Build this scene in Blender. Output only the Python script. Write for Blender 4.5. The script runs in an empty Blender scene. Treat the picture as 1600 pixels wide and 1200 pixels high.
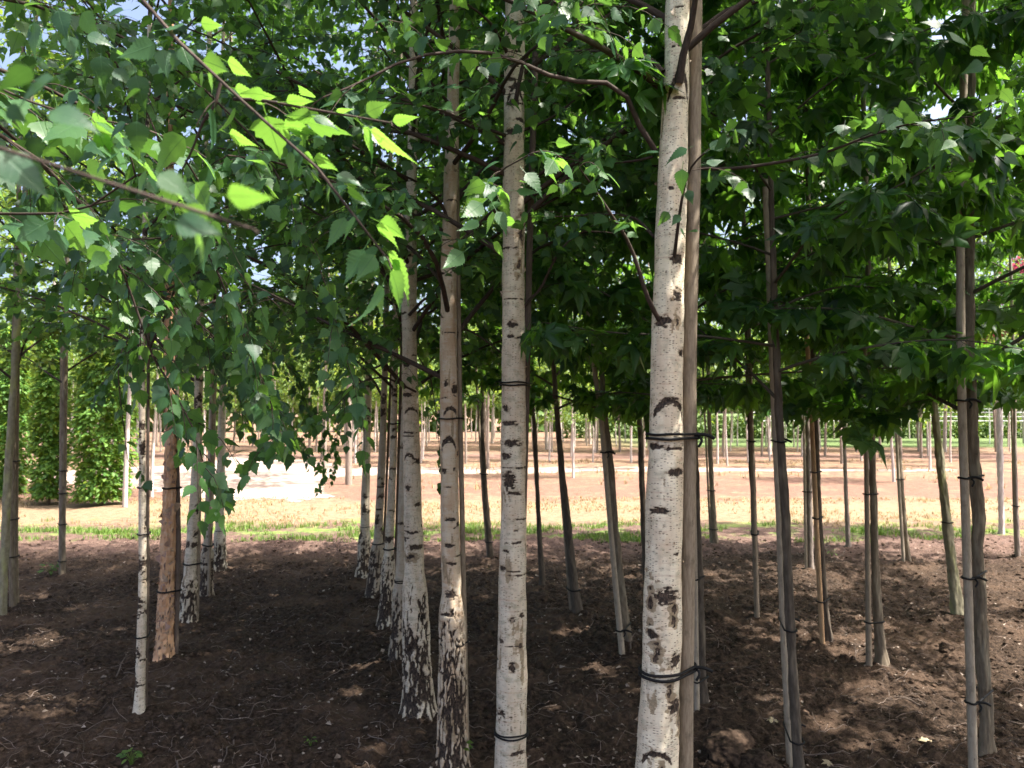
import bpy, math
import numpy as np
from mathutils import Vector

# ------------------------------------------------------------------ camera, sky, sun
SC = bpy.context.scene
COL = SC.collection
F = 1240.0                      # focal length in photograph pixels (1600 wide)
EYE = 1.6
PITCH = math.atan(45.0 / F)
cam = bpy.data.objects.new("camera", bpy.data.cameras.new("camera"))
COL.objects.link(cam)
cam.data.sensor_width = 36.0
cam.data.lens = 36.0 * F / 1600.0
cam.data.clip_start = 0.02
cam.data.clip_end = 2000.0
cam.location = (0, 0, EYE)
cam.rotation_euler = (math.pi / 2 + PITCH, 0, 0)
cam.data.dof.use_dof = True
cam.data.dof.focus_distance = 2.0
cam.data.dof.aperture_fstop = 9.0
SC.camera = cam

SUN_EL, SUN_AZ = math.radians(60), math.radians(104)   # azimuth to the right of straight ahead
W = bpy.data.worlds.new("World"); SC.world = W; W.use_nodes = True
wn = W.node_tree.nodes; wn.clear()
sky = wn.new("ShaderNodeTexSky"); sky.sky_type = 'NISHITA'; sky.sun_disc = False
sky.sun_elevation = SUN_EL; sky.sun_rotation = SUN_AZ
sky.air_density = 0.7; sky.dust_density = 6.0; sky.ozone_density = 0.3
bg = wn.new("ShaderNodeBackground"); bg.inputs['Strength'].default_value = 0.15
wo = wn.new("ShaderNodeOutputWorld")
W.node_tree.links.new(sky.outputs[0], bg.inputs[0]); W.node_tree.links.new(bg.outputs[0], wo.inputs[0])
sl = bpy.data.lights.new("sun", 'SUN'); sl.energy = 4.4; sl.angle = math.radians(0.6); sl.color = (1.0, 0.94, 0.86)
so = bpy.data.objects.new("sun", sl); COL.objects.link(so)
sdir = Vector((math.sin(SUN_AZ) * math.cos(SUN_EL), math.cos(SUN_AZ) * math.cos(SUN_EL), math.sin(SUN_EL)))
so.rotation_euler = sdir.to_track_quat('Z', 'Y').to_euler(); so.location = (10, -3, 20)
SC.view_settings.view_transform = 'Standard'; SC.view_settings.look = 'None'
SC.view_settings.exposure = 1.7; SC.view_settings.gamma = 1.0
SC.cycles.use_denoising = True
SC.cycles.max_bounces = 7; SC.cycles.diffuse_bounces = 4; SC.cycles.glossy_bounces = 2
SC.cycles.transmission_bounces = 4; SC.cycles.transparent_max_bounces = 4
SC.cycles.caustics_reflective = False; SC.cycles.caustics_refractive = False

# ------------------------------------------------------------------ helpers
RG = np.random.default_rng(7)
cP, sP = math.cos(PITCH), math.sin(PITCH)

def ray(px, py):
    a = (px - 800.0) / F; b = (600.0 - py) / F
    return np.array([a, cP - b * sP, sP + b * cP])

def at(px, py, Y):
    d = ray(px, py); t = Y / d[1]
    return np.array([d[0] * t, Y, EYE + d[2] * t])

def gd(px, py):
    d = ray(px, py); t = -EYE / d[2]
    return np.array([d[0] * t, d[1] * t, 0.0])

def proj(P):
    q = P - np.array([0, 0, EYE])
    zf = q[:, 1] * cP + q[:, 2] * sP
    up = -q[:, 1] * sP + q[:, 2] * cP
    zf = np.where(np.abs(zf) < 1e-3, 1e-3, zf)
    return 800 + F * q[:, 0] / zf, 600 - F * up / zf, zf

_pr = np.random.default_rng(3)
_perm = _pr.permutation(256); _perm = np.concatenate([_perm, _perm])
_grad = _pr.normal(size=(256, 3)); _grad /= np.linalg.norm(_grad, axis=1)[:, None]

def pn(x, y, z):
    x, y, z = np.broadcast_arrays(np.asarray(x, float), np.asarray(y, float), np.asarray(z, float))
    xi = np.floor(x).astype(int); yi = np.floor(y).astype(int); zi = np.floor(z).astype(int)
    xf = x - xi; yf = y - yi; zf = z - zi
    u = xf * xf * (3 - 2 * xf); v = yf * yf * (3 - 2 * yf); w = zf * zf * (3 - 2 * zf)
    out = 0
    for dx in (0, 1):
        for dy in (0, 1):
            for dz in (0, 1):
                h = _perm[(_perm[(_perm[(xi + dx) & 255] + yi + dy) & 255] + zi + dz) & 255]
                g = _grad[h]
                d = g[..., 0] * (xf - dx) + g[..., 1] * (yf - dy) + g[..., 2] * (zf - dz)
                out = out + d * (u if dx else 1 - u) * (v if dy else 1 - v) * (w if dz else 1 - w)
    return out * 1.6

def fbm(x, y, z, o=4):
    s = 0; a = 1.0
    for i in range(o):
        s = s + a * pn(x * 2 ** i + 17 * i, y * 2 ** i, z * 2 ** i); a *= 0.5
    return s

def sstep(a, b, x):
    t = np.clip((x - a) / (b - a), 0, 1); return t * t * (3 - 2 * t)

class MB:
    """collects blocks of geometry for ONE mesh object"""
    def __init__(s):
        s.V = []; s.L = []; s.T = []; s.U = []; s.A = []; s.B = []; s.M = []; s.n = 0
    def add(s, V, loops, totals, uv=None, rnd=None, aux=None, mat=0):
        n = len(V)
        if n == 0: return
        s.V.append(np.asarray(V, np.float32)); s.L.append(np.asarray(loops, np.int64).ravel() + s.n)
        s.T.append(np.asarray(totals, np.int64).ravel())
        s.U.append(np.zeros((n, 2), np.float32) if uv is None else np.asarray(uv, np.float32))
        s.A.append(np.full(n, 0.5, np.float32) if rnd is None else np.broadcast_to(np.asarray(rnd, np.float32), (n,)))
        s.B.append(np.zeros(n, np.float32) if aux is None else np.broadcast_to(np.asarray(aux, np.float32), (n,)))
        s.M.append(np.full(len(s.T[-1]), mat, np.int32)); s.n += n
    def mesh(s, name, mats, smooth=True):
        me = bpy.data.meshes.new(name)
        if s.n == 0: return me
        V = np.concatenate(s.V); L = np.concatenate(s.L); T = np.concatenate(s.T)
        me.vertices.add(len(V)); me.vertices.foreach_set('co', V.ravel())
        me.loops.add(len(L)); me.loops.foreach_set('vertex_index', L.astype(np.int32))
        st = np.concatenate([[0], np.cumsum(T)[:-1]])
        me.polygons.add(len(T)); me.polygons.foreach_set('loop_start', st.astype(np.int32))
        me.polygons.foreach_set('loop_total', T.astype(np.int32))
        me.polygons.foreach_set('material_index', np.concatenate(s.M))
        me.polygons.foreach_set('use_smooth', np.full(len(T), smooth))
        uv = me.uv_layers.new(name='UVMap')
        uv.data.foreach_set('uv', np.concatenate(s.U)[L].ravel())
        a = me.attributes.new('rnd', 'FLOAT', 'POINT'); a.data.foreach_set('value', np.concatenate(s.A))
        a = me.attributes.new('dark', 'FLOAT', 'POINT'); a.data.foreach_set('value', np.concatenate(s.B))
        for m in mats: me.materials.append(m)
        me.update(calc_edges=True); me.validate()
        return me
    def build(s, name, mats, parent=None, smooth=True):
        if not isinstance(mats, (list, tuple)): mats = [mats]
        o = bpy.data.objects.new(name, s.mesh(name, mats, smooth)); COL.objects.link(o)
        if parent is not None:
            o.parent = parent
            o.matrix_parent_inverse.identity()
            o.location = -parent.location
        return o

def tag(o, label=None, cat=None, group=None, kind=None):
    if label: o['label'] = label
    if cat: o['category'] = cat
    if group: o['group'] = group
    if kind: o['kind'] = kind
    return o

def empty(name, loc, label, cat, group=None):
    o = bpy.data.objects.new(name, None); COL.objects.link(o); o.location = tuple(float(v) for v in loc)
    o.empty_display_size = 0.1
    return tag(o, label, cat, group)

def tubes(mb, P, R, nseg=5, mat=0, rnd=0.5, aux=0.0, closed=False):
    """P (B,n,3), R (B,n): a batch of tubes"""
    P = np.asarray(P, float); R = np.asarray(R, float)
    if P.ndim == 2: P = P[None]; R = R[None]
    B, n, _ = P.shape
    if B == 0: return
    if closed: T = np.roll(P, -1, 1) - np.roll(P, 1, 1)
    else: T = np.gradient(P, axis=1)
    T /= np.linalg.norm(T, axis=2)[..., None] + 1e-12
    ref = np.zeros_like(T); ref[..., 0] = 0.15; ref[..., 1] = 0.98; ref[..., 2] = 0.1
    par = np.abs((T * ref).sum(2)) > 0.93
    ref[np.any(par, axis=1)] = (0.1, 0.12, 0.98)
    if closed: ref[:] = (0, 0, 1.0)
    N = np.cross(T, ref); N /= np.linalg.norm(N, axis=2)[..., None] + 1e-12
    Bn = np.cross(T, N)
    th = np.arange(nseg) / nseg * 2 * np.pi
    V = P[:, :, None] + R[:, :, None, None] * (np.cos(th)[None, None, :, None] * N[:, :, None] + np.sin(th)[None, None, :, None] * Bn[:, :, None])
    ni = n if closed else n - 1
    i = np.arange(ni)[:, None]; j = np.arange(nseg)[None]
    i2 = (i + 1) % n; j2 = (j + 1) % nseg
    f = np.stack([i * nseg + j, i * nseg + j2, i2 * nseg + j2, i2 * nseg + j], -1).reshape(-1, 4)
    fl = (f[None] + (np.arange(B) * n * nseg)[:, None, None]).reshape(-1)
    ln = np.concatenate([np.zeros((B, 1)), np.cumsum(np.linalg.norm(np.diff(P, axis=1), axis=2), 1)], 1)
    uv = np.stack(np.broadcast_arrays((th[None, None] * R[:, :1, None]), ln[:, :, None]), -1).reshape(-1, 2)
    rn = np.broadcast_to(np.asarray(rnd, float).reshape(-1, 1), (B, n * nseg)).reshape(-1)
    mb.add(V.reshape(-1, 3), fl, np.full(B * ni * nseg, 4), uv, rn, aux, mat)

def smooth_poly(P, n, rad=None):
    """resample control points with a Catmull-Rom curve"""
    P = np.asarray(P, float)
    Q = np.vstack([2 * P[0] - P[1], P, 2 * P[-1] - P[-2]])
    d = np.concatenate([[0], np.cumsum(np.linalg.norm(np.diff(P[:, :3], axis=0), axis=1))])
    s = np.linspace(0, d[-1], n)
    k = np.clip(np.searchsorted(d, s, side='right') - 1, 0, len(P) - 2)
    t = ((s - d[k]) / (d[k + 1] - d[k]))[:, None]
    p0, p1, p2, p3 = Q[k], Q[k + 1], Q[k + 2], Q[k + 3]
    return 0.5 * ((2 * p1) + (-p0 + p2) * t + (2 * p0 - 5 * p1 + 4 * p2 - p3) * t ** 2 + (-p0 + 3 * p1 - 3 * p2 + p3) * t ** 3)

# ------------------------------------------------------------------ material helper
class NT:
    def __init__(s, name):
        s.m = bpy.data.materials.new(name); s.m.use_nodes = True
        s.t = s.m.node_tree; s.t.nodes.clear()
        s.out = s.t.nodes.new('ShaderNodeOutputMaterial')
    def put(s, inp, v):
        if isinstance(v, bpy.types.NodeSocket): s.t.links.new(v, inp)
        elif isinstance(v, (tuple, list)) and len(v) == 3 and inp.type == 'RGBA': inp.default_value = (*v, 1)
        else: inp.default_value = v
    def n(s, typ, ins=None, **kw):
        nd = s.t.nodes.new('ShaderNode' + typ)
        for k, v in kw.items(): setattr(nd, k, v)
        for k, v in (ins or {}).items(): s.put(nd.inputs[k], v)
        return nd
    def math(s, op, a, b=0.0, clamp=False):
        nd = s.n('Math', operation=op, use_clamp=clamp); s.put(nd.inputs[0], a); s.put(nd.inputs[1], b); return nd.outputs[0]
    def mix(s, f, a, b, blend='MIX'):
        nd = s.n('Mix', data_type='RGBA', blend_type=blend); s.put(nd.inputs[0], f); s.put(nd.inputs[6], a); s.put(nd.inputs[7], b); return nd.outputs[2]
    def attr(s, nm): return s.n('Attribute', attribute_name=nm).outputs['Fac']
    def step(s, x, a, b):
        nd = s.n('MapRange', {'Value': x, 'From Min': a, 'From Max': b}, interpolation_type='SMOOTHSTEP'); return nd.outputs[0]
    def pos(s, src='Object'): return s.n('TexCoord').outputs[src]
    def scale(s, v, sc):
        return s.n('Mapping', {'Vector': v, 'Scale': sc}).outputs[0]
    def noise(s, v, sc, detail=4, rough=0.55, dist=0.0):
        return s.n('TexNoise', {'Vector': v, 'Scale': sc, 'Detail': detail, 'Roughness': rough, 'Distortion': dist}).outputs['Fac']
    def surf(s, col, rough=0.7, spec=0.3, bump=None, bstr=0.3, bdist=0.01):
        p = s.n('BsdfPrincipled', {'Base Color': col, 'Roughness': rough, 'Specular IOR Level': spec})
        if bump is not None:
            b = s.n('Bump', {'Height': bump, 'Strength': bstr, 'Distance': bdist}); s.put(p.inputs['Normal'], b.outputs[0])
        return p.outputs[0]
    def done(s, sh):
        s.t.links.new(sh, s.out.inputs['Surface']); return s.m

def leaf_mat(name, dark, light, trans, tf=0.46, rough=0.5, veins=True, spec=0.35, vary=(0.2, 0.8)):
    k = NT(name)
    r = k.attr('rnd')
    base = k.mix(k.step(r, *vary), dark, light)
    h = None
    tcol = k.mix(k.step(r, 0, 1), tuple(c * .38 for c in trans), tuple(min(.95, c * q) for c, q in zip(trans, (1.45, 1.25, 1.1))))
    if veins:
        uv = k.n('UVMap').outputs[0]
        sx = k.n('SeparateXYZ', {0: uv})
        au = k.math('ABSOLUTE', sx.outputs[0])
        ph = k.math('SUBTRACT', sx.outputs[1], k.math('MULTIPLY', au, 0.75))
        w = k.math('ABSOLUTE', k.math('SINE', k.math('MULTIPLY', ph, 22.0)))
        side = k.math('SUBTRACT', 1.0, k.step(w, 0.0, 0.22))
        mid = k.math('SUBTRACT', 1.0, k.step(au, 0.004, 0.022))
        v = k.math('MAXIMUM', k.math('MULTIPLY', side, 0.45), mid)
        base = k.mix(k.math('MULTIPLY', v, 0.22), base, tuple(min(1, c * 1.9 + .02) for c in light))
        tcol = k.mix(k.math('MULTIPLY', v, 0.75), tcol, tuple(c * 0.40 for c in trans))
        h = k.math('MULTIPLY', v, -1.0)
    blot = k.noise(k.pos('Object'), 60.0, 2)
    base = k.mix(k.step(blot, 0.35, 0.75), base, k.mix(0.5, base, light))
    s1 = k.surf(base, rough, spec, h, 0.35, 0.001)
    tr = k.n('BsdfTranslucent', {'Color': tcol})
    mx = k.n('MixShader', {0: tf, 1: s1, 2: tr.outputs[0]})
    return k.done(mx.outputs[0])

def birch_mat(name, c1, c2, stain, lent=1.0, dk=(0.020, 0.015, 0.012), warm=(0.42, 0.24, 0.15)):
    k = NT(name)
    uv = k.n('UVMap').outputs[0]
    a = k.noise(k.scale(uv, (9, 4, 1)), 1.0, 4, 0.6)
    col = k.mix(k.step(a, 0.38, 0.64), c1, c2)
    b = k.noise(k.scale(uv, (14, 30, 1)), 1.0, 5, 0.65)
    col = k.mix(k.math('MULTIPLY', k.step(b, 0.48, 0.66), 0.6), col, stain)
    # paler paper-thin layers peeling in horizontal strips
    c = k.noise(k.scale(uv, (6, 90, 1)), 1.0, 3, 0.6, 0.6)
    col = k.mix(k.math('MULTIPLY', k.step(c, 0.55, 0.7), 0.35), col, warm)
    # lenticels: short horizontal dashes
    vor = k.n('TexVoronoi', {'Vector': k.scale(uv, (58, 290, 1)), 'Scale': 1.0, 'Randomness': 1.0}, feature='F1')
    sp = k.n('SeparateColor', {0: vor.outputs['Color']})
    th = k.math('MULTIPLY', k.step(sp.outputs[0], 0.35, 1.0), 0.46 * lent)
    d2 = k.math('SUBTRACT', vor.outputs['Distance'], th)
    ln = k.math('SUBTRACT', 1.0, k.step(d2, -0.06, 0.04))
    # squeeze dashes thin
    col = k.mix(k.math('MULTIPLY', ln, 0.8), col, (0.11, 0.07, 0.045))
    pt = k.math('ADD', k.attr('rnd'), k.math('MULTIPLY', k.math('SUBTRACT', k.noise(k.scale(uv, (60, 90, 1)), 1.0, 5, 0.75), 0.5), 0.9))
    pcol = k.mix(k.step(k.noise(k.scale(uv, (30, 60, 1)), 1.0, 5, 0.7), .35, .65), (0.17, 0.13, 0.075), (0.36, 0.27, 0.17))
    col = k.mix(k.math('MULTIPLY', k.step(pt, 0.45, 0.75), 0.85), col, pcol)
    halo = k.step(k.math('ADD', k.attr('dark'), k.math('MULTIPLY', k.math('SUBTRACT', k.noise(k.scale(uv, (90, 200, 1)), 1.0, 4, 0.7), 0.5), 0.8)), 0.06, 0.42)
    col = k.mix(k.math('MULTIPLY', halo, 0.6), col, (0.23, 0.165, 0.105))
    dn = k.math('ADD', k.attr('dark'), k.math('MULTIPLY', k.math('SUBTRACT', k.noise(k.scale(uv, (160, 260, 1)), 1.0, 4, 0.7), 0.5), 0.9))
    dm = k.step(dn, 0.40, 0.62)
    dcol = k.mix(k.step(k.noise(k.scale(uv, (90, 60, 1)), 1.0, 4, 0.7), 0.4, 0.68), dk, (0.115, 0.08, 0.058))
    col = k.mix(dm, col, dcol)
    hb = k.math('ADD', k.math('MULTIPLY', dm, -0.7), k.math('ADD', k.math('MULTIPLY', ln, -0.4), k.math('MULTIPLY', k.noise(k.scale(uv, (60, 300, 1)), 1.0, 4, 0.7), 0.8)))
    return k.done(k.surf(col, 0.62, 0.25, hb, 0.55, 0.003))

def bark_mat(name, c1, c2, c3, sx=50, sy=14, bd=0.004):
    k = NT(name)
    uv = k.n('UVMap').outputs[0]
    a = k.noise(k.scale(uv, (sx, sy, 1)), 1.0, 5, 0.65)
    b = k.noise(k.scale(uv, (8, 3.5, 1)), 1.0, 3)
    col = k.mix(k.step(a, 0.35, 0.65), c1, c2)
    col = k.mix(k.math('MULTIPLY', k.step(b, 0.48, 0.68), 0.7), col, c3)
    col = k.mix(k.step(k.attr('dark'), 0.3, 0.7), col, tuple(c * 0.25 for c in c1))
    return k.done(k.surf(col, 0.8, 0.2, a, 0.6, bd))

def wood_mat(name, c1, c2):
    k = NT(name)
    uv = k.n('UVMap').outputs[0]
    a = k.noise(k.scale(uv, (130, 16, 1)), 1.0, 5, 0.7)
    b = k.noise(k.scale(uv, (30, 14, 1)), 1.0, 5, 0.7)
    col = k.mix(k.step(a, 0.35, 0.65), c1, c2)
    col = k.mix(k.math('MULTIPLY', k.step(b, 0.5, 0.7), 0.6), col, tuple(c * 0.45 for c in c1))
    v = k.n('TexVoronoi', {'Vector': k.scale(uv, (40, 12, 1)), 'Scale': 1.0}, feature='F1')
    kn = k.math('SUBTRACT', 1.0, k.step(v.outputs['Distance'], 0.03, 0.1))
    col = k.mix(k.math('MULTIPLY', kn, 0.7), col, (0.05, 0.035, 0.025))
    return k.done(k.surf(col, 0.75, 0.25, a, 0.3, 0.002))

def plain(name, c, rough=0.5, spec=0.4, var=0.25, sc=40):
    k = NT(name)
    a = k.noise(k.pos(), sc, 3)
    return k.done(k.surf(k.mix(k.step(a, .3, .7), c, tuple(x * (1 - var) for x in c)), rough, spec, a, 0.2, 0.002))

M = {}
M['leaf'] = leaf_mat('birch_leaf', (0.032, 0.094, 0.050), (0.068, 0.160, 0.058), (0.20, 0.47, 0.065), rough=0.42, spec=0.45)
M['gum'] = leaf_mat('sweetgum_leaf', (0.020, 0.066, 0.028), (0.050, 0.128, 0.038), (0.20, 0.50, 0.045), tf=0.48, veins=False, rough=0.40, spec=0.45)
M['oval'] = leaf_mat('hornbeam_leaf', (0.050, 0.120, 0.030), (0.105, 0.200, 0.045), (0.32, 0.52, 0.07), veins=False)
M['hedge'] = leaf_mat('hedge_leaf', (0.08, 0.20, 0.045), (0.16, 0.32, 0.070), (0.36, 0.56, 0.08), veins=False)
M['far'] = leaf_mat('distant_leaf', (0.060, 0.130, 0.028), (0.12, 0.20, 0.045), (0.34, 0.52, 0.07), tf=0.35, veins=False)
M['purple'] = leaf_mat('purple_leaf', (0.10, 0.02, 0.04), (0.2, 0.04, 0.08), (0.35, 0.05, 0.12), veins=False)
M['grass'] = leaf_mat('grass_blade', (0.07, 0.16, 0.03), (0.16, 0.26, 0.05), (0.25, 0.42, 0.06), tf=0.3, veins=False, rough=0.6)
M['straw'] = leaf_mat('dry_grass_blade', (0.25, 0.18, 0.09), (0.40, 0.31, 0.17), (0.5, 0.4, 0.2), tf=0.2, veins=False, rough=0.7, spec=0.2)
M['white'] = birch_mat('white_birch_bark', (0.78, 0.71, 0.56), (0.66, 0.55, 0.41), (0.40, 0.37, 0.27))
M['white2'] = birch_mat('speckled_birch_bark', (0.67, 0.60, 0.48), (0.58, 0.48, 0.36), (0.30, 0.28, 0.20), 0.9)
M['grey'] = birch_mat('grey_birch_bark', (0.48, 0.42, 0.33), (0.40, 0.33, 0.25), (0.26, 0.24, 0.18), 0.7)
M['tan'] = birch_mat('tan_birch_bark', (0.56, 0.47, 0.35), (0.46, 0.33, 0.22), (0.58, 0.54, 0.46), 0.6)
M['orange'] = birch_mat('orange_birch_bark', (0.63, 0.385, 0.225), (0.52, 0.29, 0.165), (0.58, 0.44, 0.32), 0.4, dk=(0.10, 0.055, 0.05))
M['flap'] = birch_mat('peeling_bark', (0.52, 0.36, 0.26), (0.30, 0.18, 0.15), (0.22, 0.13, 0.12), 0.3)
M['flapw'] = birch_mat('pale_peeling_bark', (0.56, 0.48, 0.38), (0.30, 0.22, 0.15), (0.20, 0.14, 0.09), 0.3)
M['gumbark'] = bark_mat('sweetgum_bark', (0.14, 0.11, 0.078), (0.22, 0.18, 0.13), (0.30, 0.27, 0.20))
M['darkbark'] = bark_mat('dark_sweetgum_bark', (0.07, 0.055, 0.042), (0.12, 0.098, 0.075), (0.20, 0.165, 0.12))
M['moss'] = bark_mat('mossy_bark', (0.20, 0.18, 0.12), (0.28, 0.26, 0.18), (0.34, 0.36, 0.13), 30, 20)
M['limb'] = bark_mat('branch_bark', (0.036, 0.026, 0.021), (0.070, 0.050, 0.040), (0.11, 0.085, 0.07), 120, 40, 0.002)
M['gumlimb'] = bark_mat('sweetgum_branch_bark', (0.06, 0.05, 0.038), (0.11, 0.095, 0.07), (0.14, 0.12, 0.09), 120, 40, 0.002)
M['stake'] = wood_mat('weathered_stake', (0.21, 0.165, 0.118), (0.30, 0.245, 0.18))
M['staketan'] = wood_mat('tan_stake', (0.42, 0.26, 0.14), (0.50, 0.33, 0.19))
M['stakepale'] = wood_mat('pale_stake', (0.31, 0.255, 0.19), (0.41, 0.345, 0.265))
M['stakedark'] = wood_mat('dark_stake', (0.10, 0.075, 0.06), (0.15, 0.115, 0.09))
M['tie'] = plain('rubber_tie', (0.010, 0.010, 0.011), 0.7, 0.25)
M['pale'] = bark_mat('pale_young_bark', (0.46, 0.40, 0.37), (0.58, 0.51, 0.48), (0.36, 0.32, 0.29))
M['palewood'] = bark_mat('young_bark', (0.22, 0.18, 0.15), (0.30, 0.25, 0.21), (0.36, 0.30, 0.27))
M['rail'] = plain('white_rail', (0.8, 0.8, 0.82), 0.4)
M['litter'] = plain('litter', (0.40, 0.32, 0.26), 0.8, 0.2, 0.7, 9)
M['twig'] = plain('dead_twig', (0.26, 0.20, 0.165), 0.8, 0.2, 0.6, 12)

# soil colours shared by the ground and the clods
def soil_nodes(k, p):
    a = k.noise(p, 1.3, 4, 0.6); b = k.noise(p, 34.0, 6, 0.7); c = k.noise(p, 160.0, 3, 0.7)
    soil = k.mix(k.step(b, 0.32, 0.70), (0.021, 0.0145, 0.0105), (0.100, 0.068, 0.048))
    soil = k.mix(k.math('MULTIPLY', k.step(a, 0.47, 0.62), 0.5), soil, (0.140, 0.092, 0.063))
    speck = k.step(c, 0.69, 0.74)
    soil = k.mix(k.math('MULTIPLY', speck, 0.55), soil, (0.34, 0.27, 0.22))
    return soil, b, c

k = NT('clod_soil'); p = k.pos('Object'); s_, b_, c_ = soil_nodes(k, p)
M['clod'] = k.done(k.surf(s_, 0.95, 0.1, b_, 0.6, 0.008))

# ------------------------------------------------------------------ ground sheet (one sheet to the horizon)
SOIL_END = 9.9
xs = [0.0]; st = 0.0135
while xs[-1] < 900:
    if xs[-1] > 2.4: st *= 1.007
    if xs[-1] > 9: st *= 1.05
    xs.append(xs[-1] + st)
xs = np.array(xs); xs = np.concatenate([-xs[::-1][:-1], xs])
ys = list(np.arange(-40, 0, 2.0)) + list(np.arange(0, 2.6, 0.1)); y = 2.6
while y < 1500:
    ys.append(y); y += 0.0036 * y if y < 13 else (0.02 * y if y < 60 else 0.1 * y)
ys = np.array(ys)
GX, GY = np.meshgrid(xs, ys)
MOUNDS = []
def ground_h(x, y):
    near = 1 - sstep(9.6, 11.5, y + 0.6 * pn(x * 0.5, 0, 3.3))
    wide = np.abs(x) < 14
    h = 0.035 * pn(x * 0.7, y * 0.7, 1.5) * near
    r1 = fbm(x * 5.0, y * 5.0, 0.3, 3); r2 = pn(x * 15, y * 15, 4.4); r3 = pn(x * 33, y * 33, 9.1)
    h = h + near * wide * (0.026 * np.abs(r1) + 0.030 * np.maximum(r2, -0.15) + 0.016 * np.maximum(r3, -.2) + 0.007 * pn(x * 75, y * 75, 2.1))
    h = h + (1 - near) * 0.02 * pn(x * 0.8, y * 0.8, 2.2)
    h = h - 0.012
    return h
# where the sweetgum mounds are (photograph base -> ground point)
GUM_BASES = [(767, 878), (848, 920), (903, 965), (980, 1014), (1098, 1108), (1117, 853), (1182, 962), (1297, 1012),
             (1266, 893), (1326, 858), (1377, 1045), (1420, 880), (1497, 965), (1541, 1192), (1565, 838), (1590, 880)]
for (a_, b_) in GUM_BASES:
    g_ = gd(a_, b_); MOUNDS.append((g_[0], g_[1], 0.30, 0.045))
for (a_, b_) in ((1018, 1414), (798, 1246), (706, 1195), (654, 1112), (622, 1028), (603, 976), (583, 932), (567, 903), (218, 1111), (257, 1028), (293, 972), (322, 930), (343, 890), (22, 955), (97, 905), (2, 970)):
    g_ = gd(a_, b_); MOUNDS.append((g_[0], g_[1], 0.16, 0.028))
gz_ = ground_h
def ground_z(x, y):
    x = np.asarray(x, float); y = np.asarray(y, float)
    h = gz_(x, y)
    for (mx, my, mr, mh) in MOUNDS:
        h = h + mh * np.exp(-(((x - mx) / mr) ** 2 + ((y - my) / mr) ** 2))
    return h + 0.0

GZ = ground_z(GX, GY)
ny, nx = GX.shape
mb = MB()
ii, jj = np.meshgrid(np.arange(ny - 1), np.arange(nx - 1), indexing='ij')
q = np.stack([ii * nx + jj, ii * nx + jj + 1, (ii + 1) * nx + jj + 1, (ii + 1) * nx + jj], -1).reshape(-1, 4)
mb.add(np.stack([GX, GY, GZ], -1).reshape(-1, 3), q, np.full(len(q), 4))

k = NT('ground_soil')
p = k.pos('Object')
soil, nb, nc = soil_nodes(k, p)
sx = k.n('SeparateXYZ', {0: p})
warp = k.math('MULTIPLY', k.math('SUBTRACT', k.noise(p, 0.55, 5, 0.65), 0.5), 3.4)
fine = k.math('MULTIPLY', k.math('SUBTRACT', k.noise(p, 5.0, 5, 0.7), 0.5), 1.6)
yy = k.math('ADD', k.math('ADD', sx.outputs[1], warp), fine)
n1 = k.noise(p, 9.0, 6, 0.75); n2 = k.noise(p, 1.6, 5, 0.7)
red = k.mix(k.step(n1, 0.35, 0.65), (0.15, 0.080, 0.058), (0.24, 0.145, 0.108))
straw = k.mix(k.step(n1, 0.35, 0.65), (0.20, 0.135, 0.085), (0.32, 0.235, 0.15))
green = k.mix(k.step(n1, 0.35, 0.65), (0.10, 0.17, 0.04), (0.24, 0.30, 0.09))
lightsoil = k.mix(k.step(n1, 0.35, 0.65), (0.11, 0.07, 0.055), (0.19, 0.125, 0.10))
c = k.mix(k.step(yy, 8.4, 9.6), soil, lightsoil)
gm = k.math('MULTIPLY', k.step(yy, 10.0, 10.6), k.step(n2, 0.48, 0.60))
c = k.mix(gm, c, green)
c = k.mix(k.step(yy, 11.2, 12.2), c, straw)
c = k.mix(k.math('MULTIPLY', k.step(yy, 14.0, 15.4), k.step(n2, 0.30, 0.52)), c, red)
c = k.mix(k.math('MULTIPLY', k.step(yy, 19.0, 21.0), k.step(k.noise(p, 2.2, 5, 0.7), 0.44, 0.60)), c, straw)
c = k.mix(k.math('MULTIPLY', k.step(yy, 27.0, 28.5), k.math('SUBTRACT', 1.0, k.step(yy, 30.5, 32.0))), c, (0.20, 0.125, 0.10))
c = k.mix(k.math('MULTIPLY', k.step(yy, 36.0, 38.5), k.step(sx.outputs[0], 3.0, 9.0)), c, (0.12, 0.17, 0.065))
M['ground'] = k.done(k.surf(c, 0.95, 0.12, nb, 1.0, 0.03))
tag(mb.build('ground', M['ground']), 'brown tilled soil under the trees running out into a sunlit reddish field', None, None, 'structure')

# pale track across the field
k = NT('track_gravel'); p = k.pos('Object')
M['track'] = k.done(k.surf(k.mix(k.step(k.noise(p, 3.0, 5, .7), .3, .7), (0.27, 0.20, 0.165), (0.39, 0.31, 0.265)), 0.95, 0.1, k.noise(p, 30, 4), 0.3, 0.01))
outline = [(60, 752), (250, 768), (330, 781), (450, 781), (528, 775), (505, 762), (495, 751), (560, 742), (1000, 736), (1500, 737), (1500, 733), (1000, 729), (560, 730), (450, 716), (380, 711), (300, 726), (60, 737)]
pts = [gd(*o_) for o_ in outline]
cell = 0.085
tx = np.arange(-17, 19, cell); ty = np.arange(13.5, 31, cell)
TX, TY = np.meshgrid(tx, ty)
CX, CY = TX[:-1, :-1] + cell / 2, TY[:-1, :-1] + cell / 2
wx = CX + 0.35 * fbm(CX * .9, CY * .9, .5, 3); wy = CY + 0.45 * fbm(CX * .8, CY * .8, 7.5, 3) + .35 * pn(CX * 5, CY * 5, 2.2)
ins = np.zeros(CX.shape, bool)
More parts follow.
